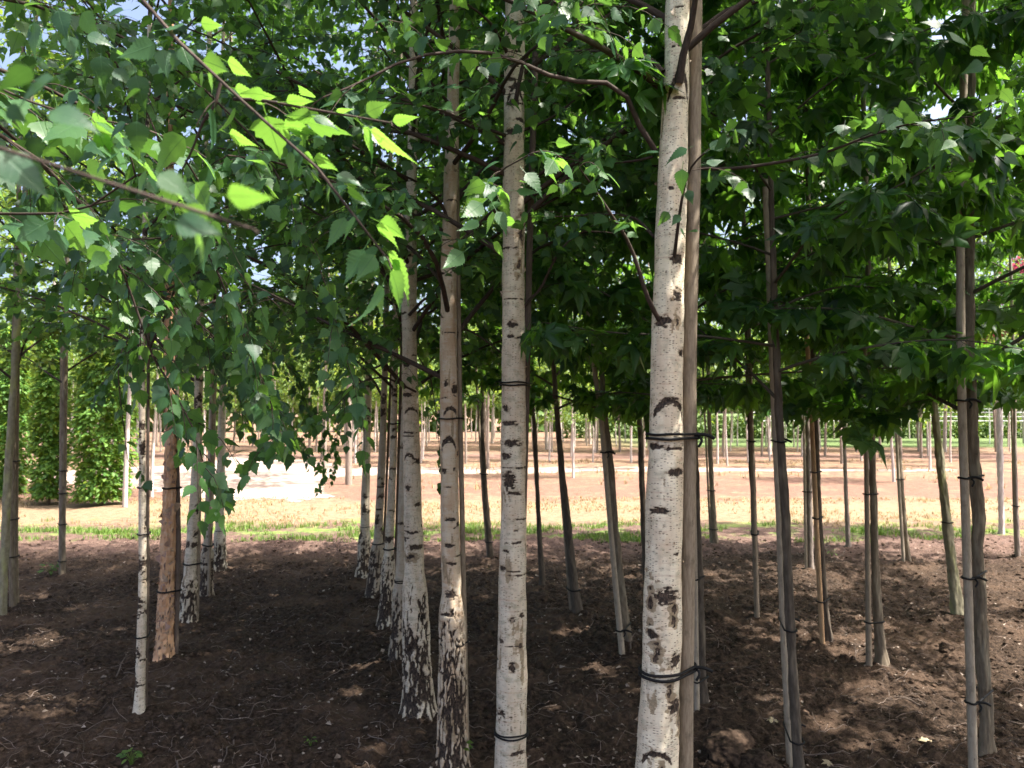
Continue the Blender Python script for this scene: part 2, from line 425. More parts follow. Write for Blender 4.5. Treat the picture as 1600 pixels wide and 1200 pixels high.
for i in range(len(pts)):
    a_, b_ = pts[i], pts[(i + 1) % len(pts)]
    ins ^= ((a_[1] > wy) != (b_[1] > wy)) & (wx < (b_[0] - a_[0]) * (wy - a_[1]) / (b_[1] - a_[1] + 1e-9) + a_[0])
ci, cj = np.nonzero(ins); nx_ = len(tx)
f_ = np.stack([ci * nx_ + cj, ci * nx_ + cj + 1, (ci + 1) * nx_ + cj + 1, (ci + 1) * nx_ + cj], -1)
usedv, inv = np.unique(f_, return_inverse=True)
V_ = np.stack([TX.ravel(), TY.ravel(), ground_z(TX, TY).ravel() + .007], -1)[usedv]
mb = MB(); mb.add(V_, inv.reshape(-1), np.full(len(f_), 4))
mb.build('field_track', M['track'])['kind'] = 'structure'

# ------------------------------------------------------------------ leaf templates
def fin(V, faces, uv=None):
    V = np.array(V, float)
    return dict(V=V, L=np.array([i for f in faces for i in f]), T=np.array([len(f) for f in faces]),
                UV=V[:, :2].copy() if uv is None else np.array(uv, float))

def ovate(n=6, serr=False, wid=0.43, curl=0.12, fold=0.16, kind='birch', pet=0.32, twist=0.0):
    if kind == 'birch': kv = [0, .05, .18, .30, .45, .62, .80, .92, 1.0]; kw = [0.02, .50, .92, 1.0, .84, .52, .21, .07, 0.0]
    else: kv = [0, .08, .25, .5, .75, .92, 1.0]; kw = [0.05, .45, .88, 1.0, .72, .32, 0.0]
    vs = np.linspace(0, 1, n + 1)
    if not serr: vs = vs ** 1.1
    V = []; faces = []
    for i, v in enumerate(vs):
        w = np.interp(v, kv, kw) * wid
        vo = v
        if serr and 0 < i < n:
            if i % 2: w *= 1.05; vo = v + 0.035
            else: w *= 0.86
        z = -curl * v * v
        tw = twist * v
        V.append((0, v, z))
        V.append((-w, vo - 0.03 * (w > 0.2), z + fold * w - 0.5 * w * w + tw * w))
        V.append((w, vo - 0.03 * (w > 0.2), z + fold * w - 0.5 * w * w - tw * w))
    for i in range(n):
        a, b = 3 * i, 3 * i + 3
        if i == n - 1:
            faces += [(a, b, a + 1), (a, a + 2, b)]
        else:
            faces += [(a, b, b + 1, a + 1), (a, a + 2, b + 2, b)]
    k0 = len(V); w = 0.012
    V += [(-w, -pet, 0.02), (w, -pet, 0.02), (w, 0.02, 0), (-w, 0.02, 0)]
    faces.append((k0, k0 + 1, k0 + 2, k0 + 3))
    return fin(V, faces)

def star(curl=0.25, pet=0.5, seed=0):
    r = np.random.default_rng(seed)
    V = [(0, 0, 0)]; out = []
    angs = [-112, -55, 0, 55, 112]; lens = [0.52, 0.72, 0.82, 0.72, 0.52]
    out.append((-0.06, -0.10))
    for i, (a, l) in enumerate(zip(angs, lens)):
        a = math.radians(a + r.uniform(-6, 6)); l *= r.uniform(.92, 1.06)
        d = np.array([math.sin(a), math.cos(a)]); nrm = np.array([-d[1], d[0]])
        s = -1 if True else 1
        out += [tuple(d * l * 0.50 + nrm * 0.17), tuple(d * l), tuple(d * l * 0.50 - nrm * 0.17)]
        if i < 4:
            a2 = math.radians((angs[i] + angs[i + 1]) / 2); out.append((math.sin(a2) * 0.35, math.cos(a2) * 0.35))
    out.append((0.06, -0.10))
    # order: for each lobe going clockwise from the left
    for (x, y) in out:
        rr_ = x * x + y * y
        V.append((x, y, -curl * rr_ * 1.3 + 0.05 * math.sin(9 * math.atan2(x, y))))
    n = len(out)
    faces = [(0, i + 1, i + 2) for i in range(n - 1)]
    k0 = len(V); w = 0.012
    V += [(-w, -pet, 0.05), (w, -pet, 0.05), (w, 0.02, 0), (-w, 0.02, 0)]
    faces.append((k0, k0 + 1, k0 + 2, k0 + 3))
    return fin(V, faces)

def rhomb(curl=0.15):
    V = [(0, 0, 0), (-0.36, .36, .06), (0, 1, -curl), (.36, .36, .06), (0, .4, 0)]
    return fin(V, [(0, 4, 1), (0, 3, 4), (4, 3, 2), (4, 2, 1)])

T_BIRCH = [ovate(7, curl=c_, fold=f_, twist=t_) for c_, f_, t_ in ((.08, .12, .1), (.25, .3, -.2), (-.05, .05, .25))]
T_BIRCH_N = [ovate(11, True, curl=c_, fold=f_, twist=t_) for c_, f_, t_ in ((.08, .15, .12), (.28, .3, -.2), (.02, .05, .3))]
T_HERO = [ovate(22, True, wid=.34, curl=c_, fold=f_, twist=t_) for c_, f_, t_ in ((.10, .15, .12), (.30, .3, -.2), (.04, .1, .35), (.45, .2, .1))]
T_OVAL = [ovate(4, wid=.3, kind='oval', curl=c_, pet=.1) for c_ in (.1, .3)]
T_GUM = [star(c_, seed=i_) for i_, c_ in enumerate((.25, .6, .05, .9))]
T_FAR = [rhomb(), rhomb(.4)]

def norm(v): return v / (np.linalg.norm(v, axis=-1, keepdims=True) + 1e-9)

def leaves(mb, P, A, Nn, S, tmpl, rng, mat=0, rnd=None):
    """P leaf joints (n,3), A axis, Nn rough normal, S size"""
    n = len(P)
    if n == 0: return
    A = norm(A); B = norm(np.cross(A, Nn)); N = np.cross(B, A)
    which = rng.integers(0, len(tmpl), n)
    rnd = rng.random(n) if rnd is None else rnd
    for ti, t in enumerate(tmpl):
        m = which == ti; k_ = m.sum()
        if not k_: continue
        tv = t['V'].copy(); off = -tv[:, 1].min(); tv[:, 1] += off      # joint at the petiole's foot
        loc = P[m][:, None] + S[m][:, None, None] * (tv[None, :, 0:1] * B[m][:, None] + tv[None, :, 1:2] * A[m][:, None] + tv[None, :, 2:3] * N[m][:, None])
        nv = len(tv)
        L = (t['L'][None] + (np.arange(k_) * nv)[:, None]).reshape(-1)
        mb.add(loc.reshape(-1, 3), L, np.tile(t['T'], k_), np.tile(t['UV'], (k_, 1)), np.repeat(rnd[m], nv), 0.0, mat)

# ------------------------------------------------------------------ trunks
def trunk_line(pts, Y, H, lean_top=0.0, base=None):
    """pts [(px,py,width_px)...] from the crown down; returns control points (x,y,z,r) from below the soil up to height H"""
    C = []
    for (px, py, w) in sorted(pts, key=lambda q_: -q_[1]):
        c_ = at(px, py, Y); zf = Y * cP + (c_[2] - EYE) * sP
        C.append([c_[0], Y, c_[2], 0.5 * w * zf / F])
    C = np.array(C)
    if C[0, 2] > 0.02:
        s_ = (C[1] - C[0]) / max(C[1, 2] - C[0, 2], 1e-3)
        e = C[0] - s_ * C[0, 2]; e[3] = C[0, 3] + min(0.01, 0.15 * C[0, 3]); C = np.vstack([e, C])
    f = C[0].copy(); f[2] = -0.12; f[3] *= 1.05
    C = np.vstack([f, C])
    t_ = C[-1]
    s_ = (C[-1] - C[-3]) / max(C[-1, 2] - C[-3, 2], 1e-3)
    add = []
    if t_[2] < H - 0.4:
        n_ = 4
        for i in range(1, n_ + 1):
            u = i / n_; z = t_[2] + (H - t_[2]) * u
            dz = z - t_[2]
            add.append([t_[0] + s_[0] * dz * 0.6 + lean_top * dz, t_[1] + 0.02 * math.sin(3 * u) * dz, z, t_[3] * (1 - u) + 0.006 * u])
        C = np.vstack([C, add])
    return C

def resample(C, ds_lo, ds_hi, z_hi):
    z0, z1 = C[0, 2], C[-1, 2]
    zs = []; z = z0
    while z < z1:
        zs.append(z); z += ds_lo if z < z_hi else ds_hi
    zs.append(z1); zs = np.array(zs)
    P = np.stack([np.interp(zs, C[:, 2], C[:, j]) for j in range(4)], 1)
    ker = 2.5 * max(ds_lo, 0.02)
    w = max(1, int(0.10 / ds_lo)); kk = np.hanning(2 * w + 3); kk /= kk.sum()
    for j in (0, 1, 3):
        pad = np.pad(P[:, j], (w + 1, w + 1), mode='edge'); P[:, j] = np.convolve(pad, kk, 'valid')[:len(P)]
    return P, zs

def make_trunk(C, parent, mat, ns=40, ds=0.008, ds_hi=0.05, z_hi=3.6, style='birch', seed=0, marks=(), rough_h=0.0, eyes=9, wob=0.004, band=1.0, name='trunk', flap=None, lzk=1.0, tanw=0.0, tanz=1.1):
    P, zs = resample(C, ds, ds_hi, z_hi)
    th = np.arange(ns) / ns * 2 * np.pi
    Z = np.repeat(zs[:, None], ns, 1); TH = np.repeat(th[None], len(zs), 0)
    R = np.repeat(P[:, 3:4], ns, 1).copy()
    cx, sy = np.sin(TH), -np.cos(TH)
    k1 = 1.0
    so_ = seed * 7.31
    r0 = P[:, 3].mean()
    tan = np.zeros_like(Z); dark = np.zeros_like(Z); disp = np.zeros_like(Z)
    disp += wob * pn(cx * 1.2 + so_, sy * 1.2, Z * 5) + 0.35 * wob * pn(cx * 3 + so_, sy * 3, Z * 22)
    rag = 0.75 * fbm(cx * R * 50 + so_, sy * R * 50, Z * 130, 4)
    rag2 = 0.5 * fbm(cx * R * 25 + so_, sy * R * 25, Z * 40, 3)
    rng = np.random.default_rng(seed + 100)
    def wrap(d): return (d + np.pi) % (2 * np.pi) - np.pi
    if style == 'birch':
        n = int((zs[-1] - zs[0]) * eyes)
        for i in range(n):
            z0 = rng.uniform(0.15, zs[-1]); a0 = rng.uniform(-np.pi, np.pi)
            typ = rng.random()
            rr_ = np.interp(z0, zs, P[:, 3])
            if marks and rng.random() < .5: typ = .7
            if typ < 0.55: la, lz = rng.uniform(.35, 0.75), rng.uniform(.006, .016)
            elif typ < 0.85: la, lz = rng.uniform(.8, 1.9), rng.uniform(.003, .008)
            else: la, lz = rng.uniform(.4, .7), rng.uniform(.018, .034)
            lz *= lzk; la *= min(3.6, max(1.0, .070 / rr_)) if lzk > 1 else 1.0; m = (zs > z0 - 5 * lz - .02) & (zs < z0 + 5 * lz + .02)
            if not m.any(): continue
            da = wrap(TH[m] - a0) / la
            arch = 0.012 * np.cos(np.clip(da, -1.5, 1.5) * 1.4) * (typ < .55)
            dz = (Z[m] - z0 - arch) / lz
            v = 1.0 - np.sqrt(da ** 2 + dz ** 2) + rag[m] * 1.1
            v = np.clip(v * 1.6 * band, 0, 1); dark[m] = np.maximum(dark[m], v)
        for (px, py, w, h, kind) in marks:           # marks copied from the photograph
            z0 = float(np.interp(py, MK['py'][::-1], MK['z'][::-1]))
            rr_ = np.interp(z0, zs, P[:, 3]); cpx = float(np.interp(py, MK['py'][::-1], MK['cx'][::-1]))
            mp = MK['mpp']
            a0 = math.asin(max(-.97, min(.97, (px - cpx) * mp / rr_)))
            la = max(0.1, w * 0.5 * mp / rr_ / max(.35, math.cos(a0))); lz = max(0.003, h * 0.5 * mp)
            da = wrap(TH - a0) / la; dz = (Z - z0) / lz
            if kind == 'e': v = 1.05 - np.sqrt(da ** 2 + dz ** 2) + rag * .8
            elif kind == 'a':                          # an arch, ends bent down
                v = 1.0 - np.abs(dz * 1.0 + 1.7 * da ** 2 - .6) * 1.3 - np.clip(np.abs(da) - 1, 0, 9) * 6 + rag * .9
            elif kind == 'v':                          # a chevron under a limb
                v = 1.0 - np.abs(dz - 1.6 + 2.6 * np.abs(da)) * 1.4 - np.clip(np.abs(da) - 1, 0, 9) * 6 + rag * .5
            elif kind == 'l': v = 1.0 - np.sqrt(np.clip(np.abs(da) - .4, 0, 9) ** 2 * 9 + dz ** 2) + rag * .9
            elif kind == 's':                          # a long ragged streak
                v = 0.75 - np.sqrt((da + .5 * rag2) ** 2 + (dz * .9) ** 2) + rag2 * 1.3 + rag * .6
            dark = np.maximum(dark, np.clip(v * 1.7, 0, 1))
            if kind in 'se': tan = np.maximum(tan, np.clip((1.15 - np.sqrt(((da + .5 * rag2) / (1.7 if kind == 's' else 1.25)) ** 2 + (dz / 1.3) ** 2) + rag2 * 1.5) * 1.6, 0, .95) * (1 if kind == 's' else .5))
        disp += -0.0022 * dark + 0.0028 * dark * rag + 0.0012 * np.clip(1 - np.abs(dark - .18) * 7, 0, 1)
        if rough_h > 0:
            wz = 0.09 * pn(cx * 1.7 + so_, sy * 1.7, Z * 3)
            lev = np.clip((rough_h - Z + wz) / (0.55 * rough_h), -1, 1)
            kx = 3.4
            f1 = pn(cx * kx + so_ + 0.6 * pn(cx * 3, sy * 3, Z * 30), sy * kx, Z * 9.5 + .5 * pn(cx * 4, sy * 4, Z * 9))
            f2 = pn(cx * 8 + so_, sy * 8, Z * 24)
            ridge = np.abs(f1) + 0.35 * np.abs(f2)
            thr = 0.05 + 0.30 * np.clip(lev, 0, 1)
            fis = np.clip((thr - ridge) * 9 + .5, 0, 1) * sstep(-0.02, 0.12, lev)
            dark = np.maximum(dark, np.clip(fis + rag * .15 * fis, 0, 1))
            tan = np.maximum(tan, sstep(-.02, .2, lev) * np.clip(.30 + .55 * fbm(cx * 5 + so_, sy * 5, Z * 30, 3), 0, .8))
            disp += sstep(-0.02, .3, lev) * (0.003 + 0.009 * (1 - fis))
    elif style == 'peel':
        lowb = sstep(0.62, 0.50, Z + .1 * pn(cx * 2, sy * 2, Z * 5))
        f1 = pn(cx * 6 + so_, sy * 6, Z * 26); f2 = fbm(cx * 3 + so_, sy * 3, Z * 14, 3)
        dark = np.clip((f1 - .22) * 5, 0, .9) * lowb * .8
        dark = np.maximum(dark, np.clip((f2 - .62) * 6, 0, .8))
        disp += 0.004 * np.sign(f2) * np.clip(np.abs(f2) * 4, 0, 1) + 0.003 * rag * lowb
    elif style == 'gum':
        disp += wob * 1.2 * pn(cx * 1.5 + so_, sy * 1.5, Z * 9) + wob * .6 * fbm(cx * 4 + so_, sy * 4, Z * 18, 3)
        n = int((zs[-1] - zs[0]) * 5)
        for i in range(n):
            z0 = rng.uniform(0.1, zs[-1]); a0 = rng.uniform(-np.pi, np.pi)
            m = np.abs(zs - z0) < .06
            v = np.exp(-((wrap(TH[m] - a0) / .5) ** 2 + ((Z[m] - z0) / .012) ** 2))
            disp[m] += 0.003 * v; dark[m] = np.maximum(dark[m], .55 * v * (rng.random() < .5))
    if style == 'birch' and tanw > -1:
        f3 = fbm(cx * 1.6 + so_, sy * 1.6, Z * 6 + 3, 4) + .25 * rag
        tan = np.maximum(tan, np.clip((f3 - (.62 - tanw * np.clip((tanz - Z) / tanz, 0, 1))) * 3.0, 0, 1) * .9)
        disp -= .0012 * tan
    R *= 1 + .20 * np.exp(-np.clip(Z, 0, 9) / .05) * (1 + .8 * pn(cx * 1.5 + so_, sy * 1.5, 0.3))
    Rr = R + disp * np.clip(R / 0.03, .3, 1.3)
    V = np.stack([P[:, 0:1] + Rr * cx, P[:, 1:2] + Rr * sy, Z + 0 * Rr], -1)
    n_ = len(zs)
    i = np.arange(n_ - 1)[:, None]; j = np.arange(ns)[None]; j2 = (j + 1) % ns
    f = np.stack([i * ns + j, i * ns + j2, (i + 1) * ns + j2, (i + 1) * ns + j], -1).reshape(-1, 4)
    mb = MB()
    thw = np.where(th > np.pi, th - 2 * np.pi, th)      # seam at the back
    uv = np.stack([np.repeat((thw * 0.5 * (P[:, 3].max()))[None], n_, 0) * 2, Z], -1).reshape(-1, 2)
    mb.add(V.reshape(-1, 3), f, np.full(len(f), 4), uv, tan.reshape(-1), np.clip(dark, 0, 1).reshape(-1))
    mats = [mat]
    if flap:
        nf, smin, smax, zlo, zhi, fm = flap
        flaps(mb, P, zs, nf, smin, smax, zlo, zhi, rng); mats.append(fm)
    o = mb.build(name, mats, parent)
    return P, zs

def flaps(mb, P, zs, n, smin, smax, zlo, zhi, rng):
    """small curled tongues of bark standing off the trunk"""
    for _ in range(n):
        z0 = rng.uniform(zlo, zhi); a = rng.uniform(-np.pi, np.pi)
        c_ = np.array([np.interp(z0, zs, P[:, j]) for j in range(4)])
        sz = rng.uniform(smin, smax); hh = sz * rng.uniform(.4, 1.2)
        u = np.linspace(0, 1, 5); w = np.linspace(-.5, .5, 4)
        U, Wd = np.meshgrid(u, w, indexing='ij')
        sgn = rng.choice([-1, 1]); lift = rng.uniform(.1, .7)
        ang = a + sgn * U * sz * (0.7 - .4 * lift) / c_[3]
        rad = c_[3] + 0.001 + lift * sz * U ** 1.8 * .8
        edge = (1 - .95 * U ** rng.uniform(.8, 2.2)) + .10 * rng.normal(size=U.shape)
        zz = z0 + Wd * hh * edge + rng.uniform(-.4, .4) * sz * U
        V = np.stack([c_[0] + rad * np.sin(ang), c_[1] - rad * np.cos(ang), zz], -1).reshape(-1, 3)
        i = np.arange(4)[:, None]; j = np.arange(3)[None]
        f = np.stack([i * 4 + j, i * 4 + j + 1, (i + 1) * 4 + j + 1, (i + 1) * 4 + j], -1).reshape(-1, 4)
        mb.add(V, f, np.full(len(f), 4), np.stack([U * sz, zz], -1).reshape(-1, 2), rng.random() * .8, 0.0, 1)

# ------------------------------------------------------------------ limbs, twigs and leaves
CAM = np.array([0, 0, EYE])
SD = np.array(sdir)
SUNGAPS = [(at(595, 430, .92), .22), (at(520, 300, .92), .22), (at(610, 300, .93), .30), (at(540, 200, .95), .20), (at(440, 170, .95), .18)]
for (a_, b_, c_) in ((1400, 1075, .17), (1440, 1085, .15), (30, 1010, .17), (20, 1095, .14), (110, 1100, .1), (550, 1075, .07), (880, 990, .10), (925, 1045, .08), (1200, 1000, .09), (1230, 995, .09), (560, 1190, .08), (430, 930, .06),
                     (1330, 1030, .10), (1160, 1010, .07), (640, 1080, .06), (1500, 890, .15), (1250, 930, .10), (1300, 920, .10), (300, 1160, .08), (1560, 1040, .12)):
    SUNGAPS.append((gd(a_, b_), c_ * 1.35))
_gr = np.random.default_rng(8)
for _ in range(46):
    a_, b_ = (_gr.uniform(1090, 1600), _gr.uniform(870, 1180)) if _ % 3 else (_gr.uniform(-60, 200), _gr.uniform(930, 1180))
    SUNGAPS.append((gd(a_, b_), _gr.uniform(.05, .13)))
for _ in range(16):
    SUNGAPS.append((gd(_gr.uniform(350, 1050), _gr.uniform(900, 1190)), _gr.uniform(.03, .07)))
SUNGAPS.append((at(815, 1040, 3.3), .06)); SUNGAPS.append((at(1535, 1000, 3.6), .06)); SUNGAPS.append((at(640, 1050, 4.27), .05)); SUNGAPS.append((at(1040, 830, 2.58), .05))
CLEAR = []      # sight lines to keep open in front of the white trunks: (Y, half width px, top py)

def grow(tree, P, zs, rng, spec, fol, extra_limbs=(), nearcull=1.15):
    """random limbs with twigs; each limb is one branch part; leaves go to the MB fol"""
    H = zs[-1]; n = spec['n']; z0 = spec['z0']
    az0 = rng.uniform(0, 6.28)
    LP = []; LA = []; LN = []; LS = []
    lm = spec['limb']
    for i in range(n):
        u = (i + rng.random() * .8) / n
        z = z0 + (H - .25 - z0) * u ** 1.0
        az = az0 + 2.39996 * i + rng.uniform(-.4, .4)
        L = (spec['L0'] * (1 - u) + spec['L1'] * u) * rng.uniform(.75, 1.15)
        if 'azf' in spec: az = spec['azf'](z, az, rng)
        e0 = math.radians(rng.uniform(*spec['e0'])); e1 = math.radians(rng.uniform(*spec['e1']))
        c_ = np.array([np.interp(z, zs, P[:, j]) for j in range(4)])
        m = 10; t = np.linspace(0, 1, m)
        el = e0 + (e1 - e0) * t ** 1.1 + .12 * np.sin(t * 7 + rng.uniform(0, 6)) * t
        a_ = az + .5 * t * rng.uniform(-1, 1) + .12 * np.sin(t * 9 + rng.uniform(0, 6))
        d = np.stack([np.cos(el) * np.sin(a_), np.cos(el) * np.cos(a_), np.sin(el)], 1) * (L / (m - 1))
        pts = np.array(c_[:3]) + np.concatenate([np.zeros((1, 3)), np.cumsum(d[:-1], 0)], 0)
        r0 = min(c_[3] * .45, spec['r'] * (1 - .6 * u) + .002)
        twigs(tree, pts, r0, L, rng, spec, LP, LA, LN, LS, lm)
    nr_ = sum(len(q_) for q_ in LP)
    for (pts, r0, sp2) in extra_limbs:
        pts = smooth_poly(pts, 14); L = np.linalg.norm(np.diff(pts, axis=0), axis=1).sum()
        s2 = dict(spec); s2.update(sp2)
        twigs(tree, pts, r0, L, rng, s2, LP, LA, LN, LS, lm, keep=True)
    if not LP: return
    P_ = np.concatenate(LP); A_ = np.concatenate(LA); N_ = np.concatenate(LN); S_ = np.concatenate(LS)
    keep = np.linalg.norm(P_ - CAM, axis=1) > nearcull
    keep &= (P_[:, 2] > spec['zmin'] + 0.12 * pn(P_[:, 0] * 2.5, P_[:, 1] * 2.5, .7)) | (np.arange(len(P_)) >= nr_)
    for (gp, gr) in SUNGAPS:                          # gaps in the canopy that let the sun through
        w = P_ - gp; t = w @ SD; dist = np.linalg.norm(w - t[:, None] * SD, axis=1)
        keep &= ~((t > .2) & (dist < gr * (1 + .5 * pn(P_[:, 0] * 4, P_[:, 1] * 4, P_[:, 2] * 4))))
    px, py, zf = proj(P_)
    for (Yc, pa, pb, hw, top, pr) in CLEAR:          # pruned clear in front of the big trunks
        cx_ = pa[0] + (py - pa[1]) * (pb[0] - pa[0]) / (pb[1] - pa[1])
        keep &= ~((P_[:, 1] < Yc - .02) & (P_[:, 1] > 0.2) & (np.abs(px - cx_) < hw) & (py > top) & (rng.random(len(P_)) < pr))
    leaves(fol, P_[keep], A_[keep], N_[keep], S_[keep], spec['tmpl'], rng)

def twigs(tree, pts, r0, L, rng, spec, LP, LA, LN, LS, lm, keep=False):
    m = len(pts)
    mb = MB()
    tt = np.linspace(0, 1, m)
    rad = r0 * (1 - .85 * tt) + .0009
    tubes(mb, pts, rad, 7 if r0 > .006 else 5, aux=0.0)
    nt = max(2, int(L * spec['tw'])); k = 7
    ts = np.linspace(spec.get('t0', .14), 1.0, nt) ** .9
    base = np.stack([np.interp(ts, tt, pts[:, j]) for j in range(3)], 1)
    dirs = norm(np.gradient(pts, axis=0)); bd = norm(np.stack([np.interp(ts, tt, dirs[:, j]) for j in range(3)], 1))
    side = norm(np.cross(bd, [0, 0, 1.0])) * np.where(np.arange(nt) % 2, 1, -1)[:, None]
    d0 = norm(bd * .75 + side * rng.uniform(.4, 1.0, (nt, 1)) + rng.normal(0, .25, (nt, 3)))
    tl = rng.uniform(*spec['tl'], nt) * (1 - .35 * ts)
    droop = rng.uniform(*spec['droop'], nt)
    s = np.linspace(0, 1, k)
    D = norm(d0[:, None] + np.array([0, 0, -1.0])[None, None] * (droop[:, None] * (s[None] ** 1.1))[..., None] + .07 * rng.normal(size=(nt, k, 3)))
    TP = base[:, None] + np.concatenate([np.zeros((nt, 1, 3)), np.cumsum(D[:, :-1], 1)], 1) * (tl[:, None, None] / (k - 1))
    if not keep:
        zok = TP[:, -1, 2] > spec['zmin'] - .15
        far = np.linalg.norm(TP[:, -1] - CAM, axis=1) > .7
        ok = zok & far
    else: ok = np.ones(nt, bool)
    TPk = TP[ok]
    if len(TPk): tubes(mb, TPk, np.linspace(spec.get('tr', .0019), .0007, k)[None].repeat(len(TPk), 0), 3)
    mb.build('branch', lm, tree)
    TP = TP[ok]; D = D[ok]; nt = len(TP)
    if nt == 0: return
    nl = spec['nl']
    sl_ = np.linspace(.12, 1.0, nl)[None] + rng.uniform(-.04, .04, (nt, nl)); sl_ = np.clip(sl_, 0, 1)
    idx = np.clip((sl_ * (k - 1)).astype(int), 0, k - 2); fr = (sl_ * (k - 1) - idx)[..., None]
    ar = np.arange(nt)[:, None]
    P_ = TP[ar, idx] * (1 - fr) + TP[ar, idx + 1] * fr
    Dd = D[ar, idx]
    sd = norm(np.cross(Dd, [0, 0, 1.0]) + rng.normal(0, .2, Dd.shape)) * np.where(np.arange(nl) % 2, 1, -1)[None, :, None]
    h = spec['hang']
    A_ = norm(Dd * .55 + sd * .75 + np.array([0, 0, -1.0]) * rng.uniform(h * .3, h * 1.4, (nt, nl, 1)) + rng.normal(0, .28, Dd.shape))
    N_ = norm(rng.normal(0, spec.get('nr', .55), Dd.shape) + np.array([0, 0, 1.0]) - CAMB * 0)
    S_ = rng.uniform(*spec['ls'], (nt, nl))
    LP.append(P_.reshape(-1, 3)); LA.append(A_.reshape(-1, 3)); LN.append(N_.reshape(-1, 3)); LS.append(S_.reshape(-1))
CAMB = np.zeros(3)

BIRCH = dict(n=40, z0=1.8, L0=1.75, L1=.95, e0=(20, 50), e1=(-25, 20), r=.010, tw=13.0, tl=(.25, .6), droop=(.4, 1.7), nl=13,
             hang=.7, ls=(.040, .068), zmin=1.58, tmpl=T_BIRCH, limb=M['limb'])
GUM = dict(n=38, z0=1.58, L0=1.2, L1=.45, e0=(5, 40), e1=(-20, 25), r=.009, tw=9.0, tl=(.16, .36), droop=(.1, .7), nl=8,
           hang=.75, ls=(.085, .135), zmin=1.50, tmpl=T_GUM, limb=M['gumlimb'], nr=.45)
OVAL = dict(n=20, z0=1.75, L0=1.2, L1=.8, e0=(20, 50), e1=(0, 35), r=.008, tw=10.0, tl=(.2, .45), droop=(.1, .7), nl=11,
            hang=.4, ls=(.045, .075), zmin=1.8, tmpl=T_OVAL, limb=M['limb'])

# ------------------------------------------------------------------ stakes and ties
def hull(c1, r1, c2, r2):
    th = np.linspace(0, 2 * np.pi, 22, endpoint=False)
    p = [tuple(c1 + r1 * np.array([math.cos(t), math.sin(t)])) for t in th] + [tuple(c2 + r2 * np.array([math.cos(t), math.sin(t)])) for t in th]
    p = sorted(set(p))
    def half(pp):
        h = []
        for q_ in pp:
            while len(h) > 1 and (h[-1][0] - h[-2][0]) * (q_[1] - h[-2][1]) - (h[-1][1] - h[-2][1]) * (q_[0] - h[-2][0]) <= 0: h.pop()
            h.append(q_)
        return h
    a = half(p); b = half(p[::-1]); return np.array(a[:-1] + b[:-1])

def lin(P, zs, z): return np.array([np.interp(z, zs, P[:, j]) for j in range(4)])

def make_tie(parent, P, zs, SPt, Szs, z, strands=2, r=.0028, tail=False, tilt=0.0):
    mb = MB(); a = lin(P, zs, z)
    if SPt is None: c2, r2 = a[:2], a[3]
    else:
        b = lin(SPt, Szs, z); c2, r2 = b[:2], b[3]
    for s_ in range(strands):
        hpts = hull(a[:2], a[3] + r + .003, c2, r2 + r + .001)
        ctr = hpts.mean(0)
        zz = z + (s_ - (strands - 1) / 2) * r * 3.2 + tilt * (hpts[:, 0] - ctr[0]) + .0015 * np.sin(np.arange(len(hpts)) * .9 + s_ * 2)
        tubes(mb, np.column_stack([hpts, zz]), np.full(len(hpts), r), 6, closed=True)
    if tail:
        e = np.array([c2[0] + r2 + .004, c2[1] - .6 * r2, z])
        tubes(mb, smooth_poly([e - [.02, 0, 0], e + [.012, -.008, .006], e + [.035, -.01, .0], e + [.05, -.006, -.008]], 7), np.full(7, r * 1.3), 6)
        tubes(mb, smooth_poly([e, e + [.008, -.012, -.015], e + [-.004, -.016, -.035]], 6), np.full(6, r), 5)
    return mb.build('tie', M['tie'], parent)

def make_stake(pts, Y, top, mat, label, P, zs, ties=(), strands=2, tr=.0028, tail=False, name='support_stake', tilt=0.0, cat='stake', seed=0):
    C = trunk_line(pts, Y, 0.0); C = C[C[:, 2] <= max(top, .5) + 1e-6]
    if C[-1, 2] < top:
        s_ = (C[-1] - C[-2]) / max(C[-1, 2] - C[-2, 2], 1e-3); s_[3] = 0
        C = np.vstack([C, C[-1] + s_ * (top - C[-1, 2])])
    C[0] = C[1]; C[0, 2] = -.3
    root = empty(name, (C[0, 0], C[0, 1], 0), label, cat)
    S, szs = resample(C, .03, .06, 4)
    ns = 14; th = np.arange(ns) / ns * 2 * np.pi
    Z = np.repeat(szs[:, None], ns, 1); TH = np.repeat(th[None], len(szs), 0)
    Rr = S[:, 3:4] * (1 + .06 * pn(np.sin(TH) + seed, np.cos(TH), Z * 4))
    V = np.stack([S[:, 0:1] + Rr * np.sin(TH), S[:, 1:2] - Rr * np.cos(TH), Z], -1).reshape(-1, 3)
    n_ = len(szs); i = np.arange(n_ - 1)[:, None]; j = np.arange(ns)[None]; j2 = (j + 1) % ns
    f = np.stack([i * ns + j, i * ns + j2, (i + 1) * ns + j2, (i + 1) * ns + j], -1).reshape(-1)
    thw = np.where(th > np.pi, th - 2 * np.pi, th)
    mb = MB(); uv = np.stack([np.repeat((thw * S[:, 3].mean())[None], n_, 0) + seed, Z], -1).reshape(-1, 2)
    mb.add(V, f, np.full(len(f) // 4, 4), uv)
    mb.add(V[-ns:], np.arange(ns), [ns], uv[-ns:])
    mb.build('post', mat, root)
    for py in ties:
        z = at(800, py, Y)[2]
        make_tie(root, P, zs, S, szs, z, strands, tr, tail, tilt)
    return root
# ------------------------------------------------------------------ the birches
def set_mk(pts, Y):
    global MK
    s = sorted(pts, key=lambda q_: -q_[1])
    py = np.array([q_[1] for q_ in s], float)
    # dense table so heights are exact
    pd = np.linspace(py[0], py[-1], 60)
    cx = np.interp(-pd, -py, [q_[0] for q_ in s])
    MK = dict(py=pd, z=np.array([at(800, v, Y)[2] for v in pd]), cx=cx, mpp=Y / F)

